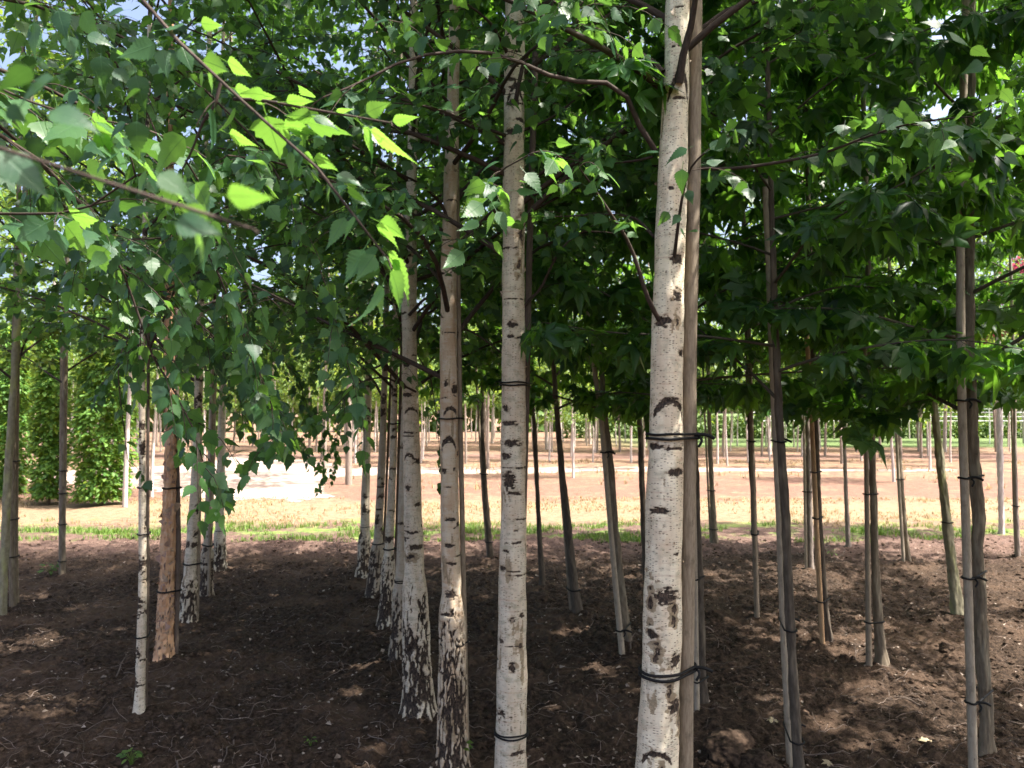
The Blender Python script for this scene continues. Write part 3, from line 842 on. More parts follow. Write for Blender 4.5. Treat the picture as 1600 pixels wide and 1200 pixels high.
CLEAR += [(2.58, (1058, 0), (1020, 1200), 40, 330, .93), (2.58, (1058, 0), (1020, 1200), 40, 0, .6),
          (3.30, (803, 0), (798, 1200), 24, 380, .9), (3.30, (803, 0), (798, 1200), 24, 0, .55),
          (3.63, (705, 0), (706, 1200), 22, 480, .85), (4.27, (645, 0), (650, 1100), 22, 470, .75),
          (2.62, (1087, 0), (1071, 1200), 14, 200, .8)]

def px3(l, Y0=None):
    return np.array([at(a, b, d) for (a, b, d) in l])

mk1 = [(1058, 140, 36, 34, 'v'), (1057, 161, 38, 5, 'l'), (1055, 80, 28, 3, 'l'), (1056, 20, 24, 3, 'l'), (1055, 410, 24, 24, 'e'), (1031, 506, 26, 22, 'e'),
       (1054, 504, 9, 24, 's'), (1062, 553, 12, 14, 'e'), (1042, 634, 52, 22, 'a'), (1020, 696, 24, 12, 'e'), (1052, 736, 30, 15, 'e'),
       (1026, 796, 34, 14, 'e'), (1052, 862, 16, 4, 'l'), (1036, 926, 48, 30, 'e'), (1013, 935, 8, 70, 's'),
       (1014, 986, 18, 20, 'e'), (1022, 1012, 18, 50, 's'), (1050, 950, 12, 46, 's'), (1053, 1025, 24, 26, 'e'), (1040, 1072, 12, 54, 's'),
       (1050, 1096, 24, 28, 'e'), (1056, 1130, 8, 60, 's'), (1020, 1170, 46, 16, 'a'), (1028, 1192, 10, 34, 's'), (1044, 300, 10, 6, 'e')]
mk2 = [(802, 3, 30, 8, 'l'), (803, 108, 30, 10, 'l'), (798, 130, 22, 8, 'e'), (805, 152, 30, 20, 'v'), (801, 166, 28, 14, 'e'), (797, 210, 22, 14, 'e'),
       (815, 365, 8, 60, 's'), (800, 510, 22, 16, 'e'), (812, 420, 10, 40, 's'), (790, 637, 12, 14, 'e'), (795, 661, 26, 9, 'e'), (800, 692, 40, 14, 'e'),
       (791, 711, 20, 12, 'e'), (795, 750, 26, 32, 'e'), (802, 770, 30, 8, 'e'), (806, 827, 12, 3, 'l'), (808, 846, 24, 6, 'l'), (785, 885, 12, 10, 'e'),
       (800, 889, 34, 3, 'l'), (811, 889, 5, 5, 'e'), (800, 963, 12, 12, 'e'), (815, 958, 10, 9, 'e'), (783, 997, 10, 9, 'e'), (813, 1005, 6, 10, 'e'),
       (800, 1037, 12, 22, 'e'), (790, 1195, 18, 10, 'e'), (802, 1005, 34, 2, 'l')]
mk3 = [(705, 641, 22, 12, 'a'), (702, 690, 24, 16, 'a'), (694, 735, 12, 10, 'e'), (700, 760, 12, 4, 'e'), (705, 810, 28, 8, 'l'), (703, 850, 26, 7, 'l'), (706, 878, 28, 5, 'l'),
       (705, 925, 26, 14, 'e'), (702, 956, 30, 7, 'l'), (698, 600, 8, 12, 'e')]
mk4 = [(645, 641, 22, 8, 'a'), (638, 617, 22, 8, 'e'), (640, 712, 18, 10, 'a'), (655, 720, 14, 9, 'e'), (638, 761, 14, 10, 'e'), (655, 787, 12, 6, 'e'),
       (645, 830, 26, 4, 'l'), (652, 853, 30, 10, 'e'), (641, 867, 22, 20, 's'), (638, 570, 16, 8, 'e')]

BR = [
 dict(Y=2.58, pts=[(1060, 0, 37), (1057, 120, 40), (1050, 270, 45), (1046, 400, 47), (1043, 530, 49), (1040, 700, 53), (1038, 800, 57), (1035, 1000, 59), (1030, 1100, 60), (1026, 1200, 66), (1016, 1400, 76)],
      mat='white', marks=mk1, tanw=.72, tanz=1.3, eyes=2.2, ns=110, ds=.004, H=7.6, lab='largest white birch, closest to the camera, stake tied to its right side', g='birches of the middle row',
      flap=(60, .006, .026, .15, 3.0, 'flapw'), z0=2.55, n=32, short='largest white birch',
      st=dict(pts=[(1087, 0, 20), (1085, 270, 20), (1078, 530, 22), (1076, 800, 22), (1071, 1200, 23)], Y=2.63, top=4.2, mat='stake', ties=(681, 1042), strands=2, tr=.0046, tail=True)),
 dict(Y=3.30, pts=[(804, 0, 31), (803, 180, 32), (803, 330, 34), (802, 500, 36), (802, 700, 38), (801, 900, 42), (800, 1100, 46), (798, 1200, 49)],
      mat='white2', marks=mk2, tanw=.5, tanz=3.0, eyes=9, ns=96, ds=.005, H=7.8, lab='white birch in the centre of the view, dark eye marks down its trunk', g='birches of the middle row',
      flap=(130, .006, .026, .1, 3.2, 'flapw'), z0=2.15, n=40, short='white birch in the centre',
      st=dict(pts=[(836, 100, 10), (827, 400, 10), (823, 600, 10), (815, 900, 11), (808, 1190, 11)], Y=3.45, top=3.8, mat='stakedark', ties=(602, 1122), strands=2, tr=.0036)),
 dict(Y=3.63, pts=[(710, 60, 18), (704, 300, 21), (701, 430, 24), (701, 600, 27), (703, 800, 28), (707, 1000, 32), (706, 1195, 39)],
      mat='tan', marks=mk3, tanw=.5, tanz=3.0, eyes=11, ns=96, ds=.005, H=7.4, rough=.80, lab='tan birch with a rough black foot, left of the centre white birch', g='birches of the middle row',
      flap=(26, .008, .024, .6, 3.2, 'flapw'), z0=1.7, n=40, short='tan birch with a rough foot',
      st=dict(pts=[(712, 100, 7), (716, 430, 7), (718, 600, 8), (722, 800, 8), (730, 1195, 8)], Y=3.66, top=3.6, mat='stake', ties=(654, 1002), strands=1, tr=.004, tilt=.02)),
 dict(Y=4.27, pts=[(646, 0, 11), (645, 200, 14), (639, 470, 22), (641, 600, 25), (645, 800, 28), (649, 950, 32), (654, 1110, 42)],
      mat='white2', marks=mk4, eyes=10, lzk=1.0, ns=84, ds=.006, H=7.2, rough=.76, lab='grey-white birch whose lower trunk is cracked into black and pale plates', g='birches of the middle row',
      flap=(16, .008, .02, .7, 3, 'flapw'), z0=1.7, n=40, short='birch with cracked lower trunk', tie=(961, 2)),
 dict(Y=5.2, pts=[(640, 400, 10), (632, 700, 13), (627, 880, 15), (622, 1026, 20)], mat='grey', eyes=9, ns=40, ds=.01, H=7, rough=.48,
      lab='thin yellowish birch half hidden behind the left edge of the cracked-bark birch', g='birches of the middle row', z0=1.7, n=36, short='half hidden birch', tie=(908, 2)),
 dict(Y=6.0, pts=[(618, 500, 9), (615, 700, 11), (608, 860, 14), (603, 974, 20)], mat='white2', eyes=10, ns=40, ds=.01, H=7, rough=.55,
      lab='slim pale birch with a dark stake at its right, third from the far end', g='birches of the middle row', z0=1.7, n=27, short='slim pale birch',
      st=dict(pts=[(625, 640, 5), (619, 850, 5), (612, 972, 5)], Y=6.05, top=2.6, mat='stakedark', ties=(662, 856), strands=1, tr=.006)),
 dict(Y=6.9, pts=[(602, 550, 9), (598, 690, 11), (591, 840, 14), (583, 930, 19)], mat='grey', eyes=9, ns=36, ds=.012, H=7, rough=.5,
      lab='grey birch with a dark fissured foot, next to last of the middle row', g='birches of the middle row', z0=1.7, n=26, short='next to last grey birch',
      st=dict(pts=[(608, 650, 4), (602, 800, 4), (595, 926, 4)], Y=6.95, top=2.5, mat='stakedark', ties=(848,), strands=1, tr=.006)),
 dict(Y=7.7, pts=[(577, 560, 10), (573, 690, 12), (570, 840, 14), (567, 903, 19)], mat='white2', eyes=12, ns=36, ds=.012, H=7, rough=.45,
      lab='last birch at the far end of the middle row, standing nearest the green grass', g='birches of the middle row', z0=1.7, n=26, short='last birch', tie=(823, 1)),
 # left row
 dict(Y=4.27, pts=[(228, 300, 8), (222, 560, 9), (222, 700, 10), (223, 900, 12), (218, 1110, 16)], mat='white2', eyes=16, ns=48, ds=.007, H=6.2,
      lab='thin white birch with many dark rings, front of the left row', g='birches of the left row', flap=(40, .006, .02, .05, 2.6, 'flapw'), z0=1.8, n=30, short='thin ringed birch', band=1.2,
      st=dict(pts=[(232, 500, 5), (231, 700, 5), (231, 900, 5), (228, 1106, 5)], Y=4.33, top=2.5, mat='stakedark', ties=(622, 760, 832, 990), strands=1, tr=.004)),
 dict(Y=5.2, pts=[(264, 400, 13), (265, 600, 14), (267, 700, 16), (265, 800, 19), (260, 930, 23), (257, 1026, 27)], mat='orange', style='peel', ns=60, ds=.008, H=6.8,
      lab='orange-brown birch with curling peeled bark, behind the thin ringed birch', g='birches of the left row', flap=(300, .018, .062, .08, 2.4, 'flap'), z0=1.7, n=27, short='peeling orange birch',
      st=dict(pts=[(276, 560, 6), (277, 700, 6), (279, 850, 8), (275, 1022, 7)], Y=5.22, top=2.4, mat='stakedark', ties=(762, 922), strands=1, tr=.006)),
 dict(Y=6.1, pts=[(311, 550, 12), (309, 700, 14), (303, 800, 16), (298, 880, 18), (293, 970, 21)], mat='white2', eyes=7, ns=40, ds=.01, H=7, rough=.36,
      lab='pale birch just right of the peeling orange birch, black fissures at its foot', g='birches of the left row', z0=1.7, n=26, short='pale birch right of the orange one',
      st=dict(pts=[(313, 700, 5), (311, 850, 5), (308, 966, 5)], Y=6.12, top=2.3, mat='stake', ties=(880,), strands=1, tr=.006)),
 dict(Y=7.0, pts=[(334, 560, 10), (331, 700, 11), (327, 800, 13), (322, 929, 16)], mat='grey', eyes=10, ns=36, ds=.012, H=7, rough=.4,
      lab='greyish birch with a stake in front of it, next to last of the left row', g='birches of the left row', z0=1.7, n=26, short='greyish birch',
      st=dict(pts=[(330, 700, 4), (328, 800, 5), (326, 932, 5)], Y=6.93, top=2.2, mat='stake', ties=(853,), strands=1, tr=.006)),
 dict(Y=8.1, pts=[(349, 560, 10), (346, 700, 12), (344, 800, 13), (343, 889, 17)], mat='white2', eyes=8, ns=36, ds=.012, H=7, rough=.42,
      lab='white birch with a dark collar band, farthest of the left row', g='birches of the left row', z0=1.7, n=26, short='farthest left birch', tie=(829, 1)),
]

def grow_tree(name, d, rng, spec, cat, style='birch', mats=None, extra=(), seed=0, nearcull=1.15):
    C = trunk_line(d['pts'], d['Y'], d.get('H', 7))
    root = empty(name, (C[1, 0], C[1, 1], 0), d['lab'], cat, d.get('g'))
    if d.get('marks'): set_mk(d['pts'], d['Y'])
    fl = d.get('flap'); fl = (*fl[:5], M[fl[5]]) if fl else None
    P, zs = make_trunk(C, root, M[d['mat']], d.get('ns', 24), d.get('ds', .02), style=d.get('style', style), seed=seed, marks=d.get('marks', ()),
                       rough_h=d.get('rough', 0), eyes=d.get('eyes', 9), wob=d.get('wob', .004), band=d.get('band', 1.0), flap=fl, lzk=2.2 if not d.get('marks') else 1.0, tanw=d.get('tanw', .1), tanz=d.get('tanz', 1.1))
    sp = dict(spec); sp.update(z0=d.get('z0', spec['z0']), n=d.get('n', spec['n']))
    if 'azf' in d: sp['azf'] = d['azf']
    if cat == 'birch tree':
        if d['Y'] < 4.5: sp['tmpl'] = T_BIRCH_N
        if d['Y'] > 4: sp['zmin'] = 1.47
    if 'sp' in d: sp.update(d['sp'])
    fol = MB()
    grow(root, P, zs, rng, sp, fol, extra, nearcull)
    return root, P, zs, fol

def finish_tree(root, fol, mat):
    if fol.n: fol.build('foliage', mat, root)

def along(poly, step, rng, lo, hi, tone=(.55, 1.0), sz=(48, 78)):
    out = []; side = 1
    for (a, b) in zip(poly[:-1], poly[1:]):
        L = math.hypot(b[0] - a[0], b[1] - a[1]); n = max(1, int(L / step))
        for i in range(n):
            t = (i + rng.random()) / n; x = a[0] + (b[0] - a[0]) * t; y = a[1] + (b[1] - a[1]) * t; side = -side
            if not lo <= x <= hi: continue
            an = math.atan2(b[1] - a[1], b[0] - a[0]) + side * rng.uniform(.4, 1.2); l = rng.uniform(*sz)
            out.append((x, y, x + l * math.cos(an), y + l * math.sin(an) * .8 + l * rng.uniform(.05, .5), a[2] + rng.uniform(-.02, .02), rng.uniform(*tone)))
    return out

def stake_for(d, P, zs, seed):
    if 'st' in d:
        s = d['st']
        make_stake(s['pts'], s['Y'], s['top'], M[s['mat']], s.get('lab', 'wooden stake tied beside the ' + d['short']), P, zs, s.get('ties', ()), s.get('strands', 1), s.get('tr', .003), s.get('tail', False), tilt=s.get('tilt', 0), seed=seed)

def hero(fol, items, rng, tmpl=T_HERO, facing=0.6):
    """leaves set one by one along the foreground sprays: (joint px, py, tip px, py, distance, width factor, tone)"""
    for it in items:
        x1, y1, x2, y2, d = it[:5]; tone = it[5] if len(it) > 5 else rng.uniform(.3, .9)
        a = at(x1, y1, d); dt = d + rng.uniform(-.12, .12) * math.hypot(x2 - x1, y2 - y1) / F * d
        b = at(x2, y2, dt); ax = b - a; L = np.linalg.norm(ax)
        fc_ = -.85 if tone > .5 else facing
        nrm = norm(rng.normal(0, .28, 3) + np.array([.9 if tone > .5 else 0, -fc_ * (.75 if tone > .5 else 1), .5 if tone <= .5 else .8]))
        leaves(fol, a[None], ax[None], nrm[None], np.array([L / 1.25]), tmpl, rng, 0, np.array([tone]))

# limbs copied from the photograph: [(px, py, depth)...], radius, overrides
def X(l, r, **kw): return (px3(l), r, kw)
LIMBS = {
 0: [X([(1030, 500, 2.55), (1012, 465, 2.5), (985, 385, 2.45), (955, 335, 2.4), (925, 290, 2.3), (905, 262, 2.2)], .0075, tw=6, tl=(.15, .35), nl=8, t0=.45),
     X([(1024, 235, 2.55), (1003, 205, 2.52), (985, 160, 2.5), (958, 132, 2.45), (905, 128, 2.4), (850, 115, 2.35), (790, 88, 2.3), (720, 80, 2.25), (640, 92, 2.2), (560, 130, 2.1), (505, 152, 2.0)], .0085, tw=5, tl=(.2, .45), nl=9, t0=.4),
     X([(1036, 112, 2.56), (1015, 92, 2.6), (985, 80, 2.7), (930, 80, 2.8), (860, 78, 2.9)], .008, tw=6, tl=(.2, .4), nl=9, t0=.3),
     X([(1061, 130, 2.53), (1068, 85, 2.50), (1080, 40, 2.47), (1088, -10, 2.42), (1100, -80, 2.35), (1130, -160, 2.2)], .0135, tw=6, tl=(.2, .45), nl=10, t0=.5),
     X([(1075, 55, 2.66), (1100, 42, 2.7), (1140, 14, 2.72), (1185, 2, 2.7), (1240, -20, 2.65), (1330, -40, 2.5)], .0095, tw=6, tl=(.2, .45), nl=10, t0=.2),
     X([(1080, 262, 2.68), (1120, 264, 2.66), (1160, 262, 2.6), (1220, 253, 2.5), (1290, 238, 2.4), (1370, 208, 2.2), (1440, 190, 2.05), (1520, 182, 1.9)], .0058, tw=8, tl=(.12, .3), nl=9, t0=.3),
     X([(1054, 402, 2.54), (1060, 350, 2.48), (1068, 300, 2.42), (1080, 262, 2.36), (1110, 232, 2.28), (1150, 212, 2.2)], .0055, tw=5, tl=(.12, .25), nl=6, t0=.55),
     X([(1020, 245, 2.62), (985, 252, 2.66), (930, 255, 2.7), (870, 245, 2.7)], .004, tw=7, tl=(.1, .3), nl=8, t0=.3),
     X([(1022, 370, 2.62), (990, 340, 2.75), (940, 335, 2.85), (880, 338, 2.95), (826, 340, 3.0)], .005, tw=7, tl=(.15, .35), nl=8, t0=.2)],
 1: [X([(806, 158, 3.24), (813, 120, 3.2), (822, 90, 3.2), (850, 40, 3.1), (865, 0, 3.1), (885, -60, 3.0)], .009, tw=6, tl=(.2, .45), nl=10, t0=.3),
     X([(790, 212, 3.28), (770, 205, 3.2), (745, 196, 3.1), (710, 180, 3.0), (660, 165, 2.9), (600, 160, 2.8)], .0075, tw=7, tl=(.2, .45), nl=10, t0=.35),
     X([(792, 82, 3.28), (782, 62, 3.2), (765, 35, 3.1), (735, 10, 3.0), (700, -10, 2.9)], .008, tw=7, tl=(.2, .45), nl=10, t0=.3),
     X([(808, 505, 3.36), (822, 475, 3.4), (845, 450, 3.4), (862, 415, 3.35), (885, 380, 3.3), (930, 350, 3.3)], .0075, tw=8, tl=(.15, .35), nl=9, t0=.3),
     X([(812, 205, 3.4), (840, 195, 3.5), (875, 175, 3.5), (920, 140, 3.5), (980, 120, 3.5)], .007, tw=8, tl=(.2, .4), nl=9, t0=.2),
     X([(790, 350, 3.22), (772, 330, 2.9), (765, 300, 2.5), (765, 285, 2.1), (790, 262, 1.9), (830, 240, 1.8)], .006, tw=4, tl=(.08, .18), nl=5, t0=.5)],
 2: [X([(700, 345, 3.6), (690, 320, 3.6), (660, 290, 3.5), (620, 270, 3.4), (560, 250, 3.3)], .008, tw=8, tl=(.2, .5), nl=10, t0=.2),
     X([(712, 510, 3.66), (740, 520, 3.7), (775, 545, 3.75), (800, 565, 3.8)], .0055, tw=8, tl=(.15, .4), nl=9, t0=.1),
     X([(700, 160, 3.6), (660, 110, 3.5), (640, 60, 3.4), (600, 20, 3.3)], .007, tw=8, tl=(.2, .5), nl=10, t0=.2)],
 3: [X([(640, 492, 4.2), (660, 470, 4.1), (675, 460, 4.0), (700, 430, 3.9)], .009, tw=8, tl=(.2, .4), nl=9, t0=.3),
     X([(650, 612, 4.2), (625, 600, 4.1), (600, 590, 4.0), (560, 600, 3.8), (520, 640, 3.6)], .006, tw=9, tl=(.25, .5), nl=10, t0=.2, droop=(1.2, 2.2), hang=1.3),
     X([(655, 560, 4.35), (672, 590, 4.45), (680, 640, 4.5), (686, 690, 4.5), (690, 745, 4.5)], .003, tw=9, tl=(.08, .16), nl=6, t0=.3, hang=1.3, droop=(1.5, 2.4), ls=(.035, .05))],
 7: [X([(570, 560, 7.6), (540, 560, 7.2), (515, 600, 7), (508, 660, 7), (505, 740, 7)], .004, tw=9, tl=(.12, .3), nl=8, t0=.3, hang=1.3, droop=(1.5, 2.4)),
     X([(570, 540, 7.6), (520, 540, 7.2), (485, 590, 7), (478, 660, 7), (475, 700, 7)], .004, tw=9, tl=(.12, .3), nl=8, t0=.3, hang=1.3, droop=(1.5, 2.4)),
     X([(572, 580, 7.6), (555, 600, 7.2), (532, 640, 7), (525, 700, 7), (522, 730, 7)], .004, tw=8, tl=(.12, .25), nl=8, t0=.3, hang=1.3, droop=(1.5, 2.4))],
 9: [X([(266, 500, 5.1), (300, 500, 4.9), (340, 540, 4.6), (370, 600, 4.5), (380, 660, 4.4)], .005, tw=14, tl=(.2, .45), nl=9, t0=.2, hang=1.2, droop=(1.2, 2.2)),
     X([(266, 520, 5.1), (240, 520, 4.9), (190, 560, 4.7), (160, 600, 4.6)], .005, tw=12, tl=(.2, .4), nl=9, t0=.2, hang=1.2, droop=(1.2, 2.2))],
 10: [X([(311, 520, 6.0), (360, 500, 5.8), (420, 540, 5.6), (470, 600, 5.5), (480, 640, 5.5)], .005, tw=14, tl=(.2, .5), nl=10, t0=.2, hang=1.2, droop=(1.2, 2.2)),
     X([(311, 560, 6.0), (350, 570, 5.8), (400, 600, 5.6), (430, 650, 5.5)], .005, tw=14, tl=(.2, .5), nl=10, t0=.2, hang=1.2, droop=(1.2, 2.2))],
 8: [X([(222, 520, 4.2), (200, 530, 4.0), (185, 570, 3.9), (190, 640, 3.9), (200, 720, 3.9)], .004, tw=9, tl=(.1, .25), nl=7, t0=.3, hang=1.3, droop=(1.5, 2.4)),
     X([(224, 560, 4.2), (240, 545, 4.0), (270, 560, 3.7), (290, 610, 3.5), (300, 660, 3.4)], .004, tw=9, tl=(.1, .25), nl=7, t0=.3, hang=1.2, droop=(1.2, 2.2))],
}
SIDE_ONLY = lambda z, az, rng: az if z > 3.3 else (rng.choice([-1, 1]) * rng.uniform(.9, 1.9))
for i, d in enumerate(BR):
    rng = np.random.default_rng(40 + i)
    if i < 2: d['azf'] = SIDE_ONLY
    root, P, zs, fol = grow_tree('birch_tree', d, rng, BIRCH, 'birch tree', extra=LIMBS.get(i, ()), seed=i + 1)
    if i == 0:
        hero(fol, [(1471, 44, 1513, 70, 1.25), (1508, 70, 1546, 88, 1.25), (1482, 40, 1440, 34, 1.3), (1545, 95, 1507, 112, 1.25), (1555, 135, 1590, 160, 1.25),
                   (1518, 170, 1480, 190, 1.4), (1567, 187, 1530, 199, 1.3), (1560, 233, 1594, 258, 1.3), (1440, 212, 1400, 226, 1.6), (1357, 238, 1368, 258, 1.7),
                   (1575, 150, 1600, 175, 1.3), (1590, 205, 1560, 225, 1.3), (1500, 215, 1470, 235, 1.5), (1465, 200, 1430, 190, 1.6),
                   (1068, 252, 1060, 300, 2.2, .1), (1085, 228, 1040, 245, 2.1, .3), (1072, 290, 1082, 318, 2.3, .2), (1040, 240, 1000, 232, 2.3, .3),
                   (1066, 330, 1050, 352, 2.4, .4), (1060, 350, 1072, 372, 2.4, .4), (1095, 258, 1130, 250, 2.3, .3), (1100, 240, 1140, 215, 2.2, .3),
                   (1050, 325, 1030, 350, 2.4, .5), (1096, 362, 1075, 358, 2.5, .4)], rng)
    if i == 1:
        hero(fol, [(765, 308, 722, 345, 1.75), (772, 318, 762, 368, 1.75), (770, 320, 795, 362, 1.8), (833, 240, 882, 258, 1.8), (800, 282, 842, 285, 1.8), (795, 298, 840, 300, 1.8),
                   (770, 285, 726, 298, 1.8), (860, 222, 892, 224, 1.8, .9), (735, 385, 692, 420, 1.8, .7), (762, 372, 792, 400, 1.8, .7), (812, 260, 850, 300, 1.85), (755, 335, 722, 368, 1.8),
                   (845, 250, 872, 285, 1.9), (720, 330, 760, 310, 1.85), (790, 250, 750, 262, 1.9), (815, 350, 775, 340, 1.9)], rng)
    finish_tree(root, fol, M['leaf'])
    if 'tie' in d:
        z = at(800, d['tie'][0], d['Y'])[2]; make_tie(root, P, zs, None, None, z, d['tie'][1], .0035)
    stake_for(d, P, zs, i)

# ------------------------------------------------------------------ birch just outside the left edge, its limbs reach into the picture
d = dict(Y=1.55, pts=[(-420, 0, 40), (-430, 600, 62), (-440, 1200, 80)], mat='white2', eyes=5, ns=40, ds=.02, H=7, g=None, z0=2.9, n=11, short='', lab='birch beyond the left edge whose blurred twigs and bright leaves hang closest to the camera',
         sp=dict(L0=1.5), azf=lambda z, az, r: r.uniform(.2, 2.6))
rng = np.random.default_rng(99)
NB = [X([(-420, -150, 1.5), (-200, -190, 1.3), (60, -110, 1.1), (225, -5, 1.0), (290, 80, .97), (345, 130, .95), (395, 172, .94), (440, 215, .93), (490, 258, .92), (535, 292, .92), (565, 330, .92), (590, 372, .92), (602, 400, .92)], .0042, tw=0, nl=2, tl=(.03, .05), tr=.0009),
      X([(345, 130, .95), (335, 165, .95), (318, 190, .96), (300, 235, .97), (285, 265, .98)], .0016, tw=0, nl=2, tl=(.03, .05), tr=.0009),
      X([(365, 155, .95), (410, 157, .94), (470, 168, .93), (540, 180, .92), (610, 192, .91)], .0014, tw=0, nl=2, tl=(.03, .05), tr=.0009),
      X([(-430, 250, 1.5), (-300, 210, .9), (-120, 215, .5), (0, 232, .42), (80, 255, .42), (160, 290, .42), (230, 312, .42), (300, 332, .42), (388, 356, .42)], .0012, tw=0, nl=2, tl=(.01, .02), tr=.0006),
      X([(-430, 380, 1.5), (-200, 340, 1.4), (0, 334, 1.3), (90, 334, 1.25), (150, 318, 1.2), (220, 270, 1.2), (290, 250, 1.2)], .0035, tw=7, tl=(.1, .2), nl=5, t0=.5),
      X([(-430, 100, 1.5), (-200, 120, 1.35), (0, 140, 1.2), (60, 165, 1.15), (150, 190, 1.15), (200, 195, 1.15)], .0032, tw=7, tl=(.08, .18), nl=5, t0=.5),
      X([(-430, 120, 1.55), (-150, 150, 1.7), (60, 250, 2.0), (180, 400, 2.2), (240, 560, 2.3), (290, 640, 2.3), (320, 730, 2.3)], .006, tw=14, tl=(.15, .42), nl=9, t0=.25, hang=1.1, droop=(1.0, 2.0)),
      X([(-430, 60, 1.55), (-100, 80, 1.8), (150, 180, 2.1), (300, 350, 2.3), (380, 520, 2.4), (420, 620, 2.4), (440, 680, 2.4)], .006, tw=14, tl=(.15, .42), nl=9, t0=.25, hang=1.1, droop=(1.0, 2.0)),
      X([(-430, 0, 1.55), (-100, -20, 2.0), (200, 60, 2.5), (400, 220, 2.7), (500, 420, 2.8), (540, 560, 2.8), (560, 620, 2.8)], .006, tw=9, tl=(.2, .42), nl=9, t0=.3, hang=1.1, droop=(1.0, 2.0)),
      X([(-430, 90, 1.55), (-150, 120, 1.8), (40, 230, 2.2), (200, 420, 2.6), (330, 520, 2.8), (400, 600, 2.8), (430, 650, 2.8)], .006, tw=14, tl=(.15, .42), nl=9, t0=.4, hang=1.1, droop=(1.0, 2.0)),
      X([(-430, -50, 1.55), (-200, -60, 1.9), (60, 0, 2.3), (200, 120, 2.5), (260, 260, 2.6), (280, 400, 2.6)], .006, tw=9, tl=(.2, .42), nl=9, t0=.3, hang=.9, droop=(.7, 1.6))]
root, P, zs, fol = grow_tree('birch_tree', d, rng, BIRCH, 'birch tree', extra=NB, seed=30, nearcull=1.0)
D1 = .93
hero(fol, [(342, 90, 394, 117, D1, .9), (302, 35, 347, 40, D1, .9), (425, 152, 380, 140, D1, .9), (433, 160, 488, 156, D1, .95), (500, 184, 450, 178, D1, 1.0), (476, 183, 527, 189, D1, .4),
           (462, 220, 430, 202, D1, .8), (343, 203, 402, 227, D1, .9), (463, 230, 508, 266, D1, .6), (551, 185, 656, 256, D1 - .03, .9), (558, 182, 606, 232, D1, .4), (560, 182, 608, 160, D1, .9),
           (600, 192, 653, 182, D1, .9), (512, 270, 567, 284, D1, .3), (547, 322, 514, 390, D1, .7), (578, 340, 637, 366, D1, .9), (578, 372, 540, 442, D1, .6), (597, 388, 658, 460, D1, .95),
           (590, 425, 598, 502, D1, .95), (602, 384, 558, 402, D1, .3), (585, 395, 615, 420, D1, .3), (540, 300, 580, 318, D1, .3),
           (55, 18, 50, 88, 1.0, .1), (88, 2, 103, 60, 1.0, .05), (120, 5, 152, 62, 1.0, .05), (262, 62, 188, 90, .98, .6), (305, 35, 235, 48, .98, .5), (135, 88, 88, 106, 1.0, .1),
           (252, 62, 262, 120, .98, .4), (292, 78, 258, 108, .98, .4), (280, 60, 300, 110, .98, .5), (150, 110, 165, 158, 1.0, .1), (205, 15, 160, 20, 1.0, .2), (170, 100, 205, 130, 1.0, .1),
           (120, 130, 105, 175, 1.0, .05), (160, 135, 140, 175, 1.0, .05), (215, 245, 255, 290, 1.1, .6), (295, 270, 335, 330, D1, .9), (250, 285, 300, 310, D1, .8), (170, 385, 143, 420, 1.3, .7),
           (68, 95, -5, 138, .45, .1), (108, 113, 15, 152, .45, .5), (55, 168, 150, 192, .45, .3), (-25, 215, 72, 302, .45, .2), (30, 235, 70, 290, .46, .3), (250, 345, 345, 358, .42, .15),
           (330, 305, 425, 308, .42, .7), (295, 350, 328, 412, .42, .8), (340, 350, 280, 320, .43, .6), (230, 262, 300, 300, .44, .5), (0, 160, 40, 190, .46, .1)]
     + along([(290, 80, .97), (395, 172, .94), (490, 258, .92), (565, 330, .92), (602, 400, .92)], 34, rng, 300, 610)
     + along([(365, 155, .95), (470, 168, .93), (540, 180, .92), (610, 192, .91)], 38, rng, 380, 640)
     + along([(590, 360, .92), (600, 400, .92), (606, 440, .92)], 14, rng, 0, 900)
     + along([(20, 10, 1.0), (140, 60, 1.0), (240, 120, 1.0), (200, 200, 1.05)], 26, rng, 0, 600, (.0, .45), (40, 58)), rng)
finish_tree(root, fol, M['leaf'])

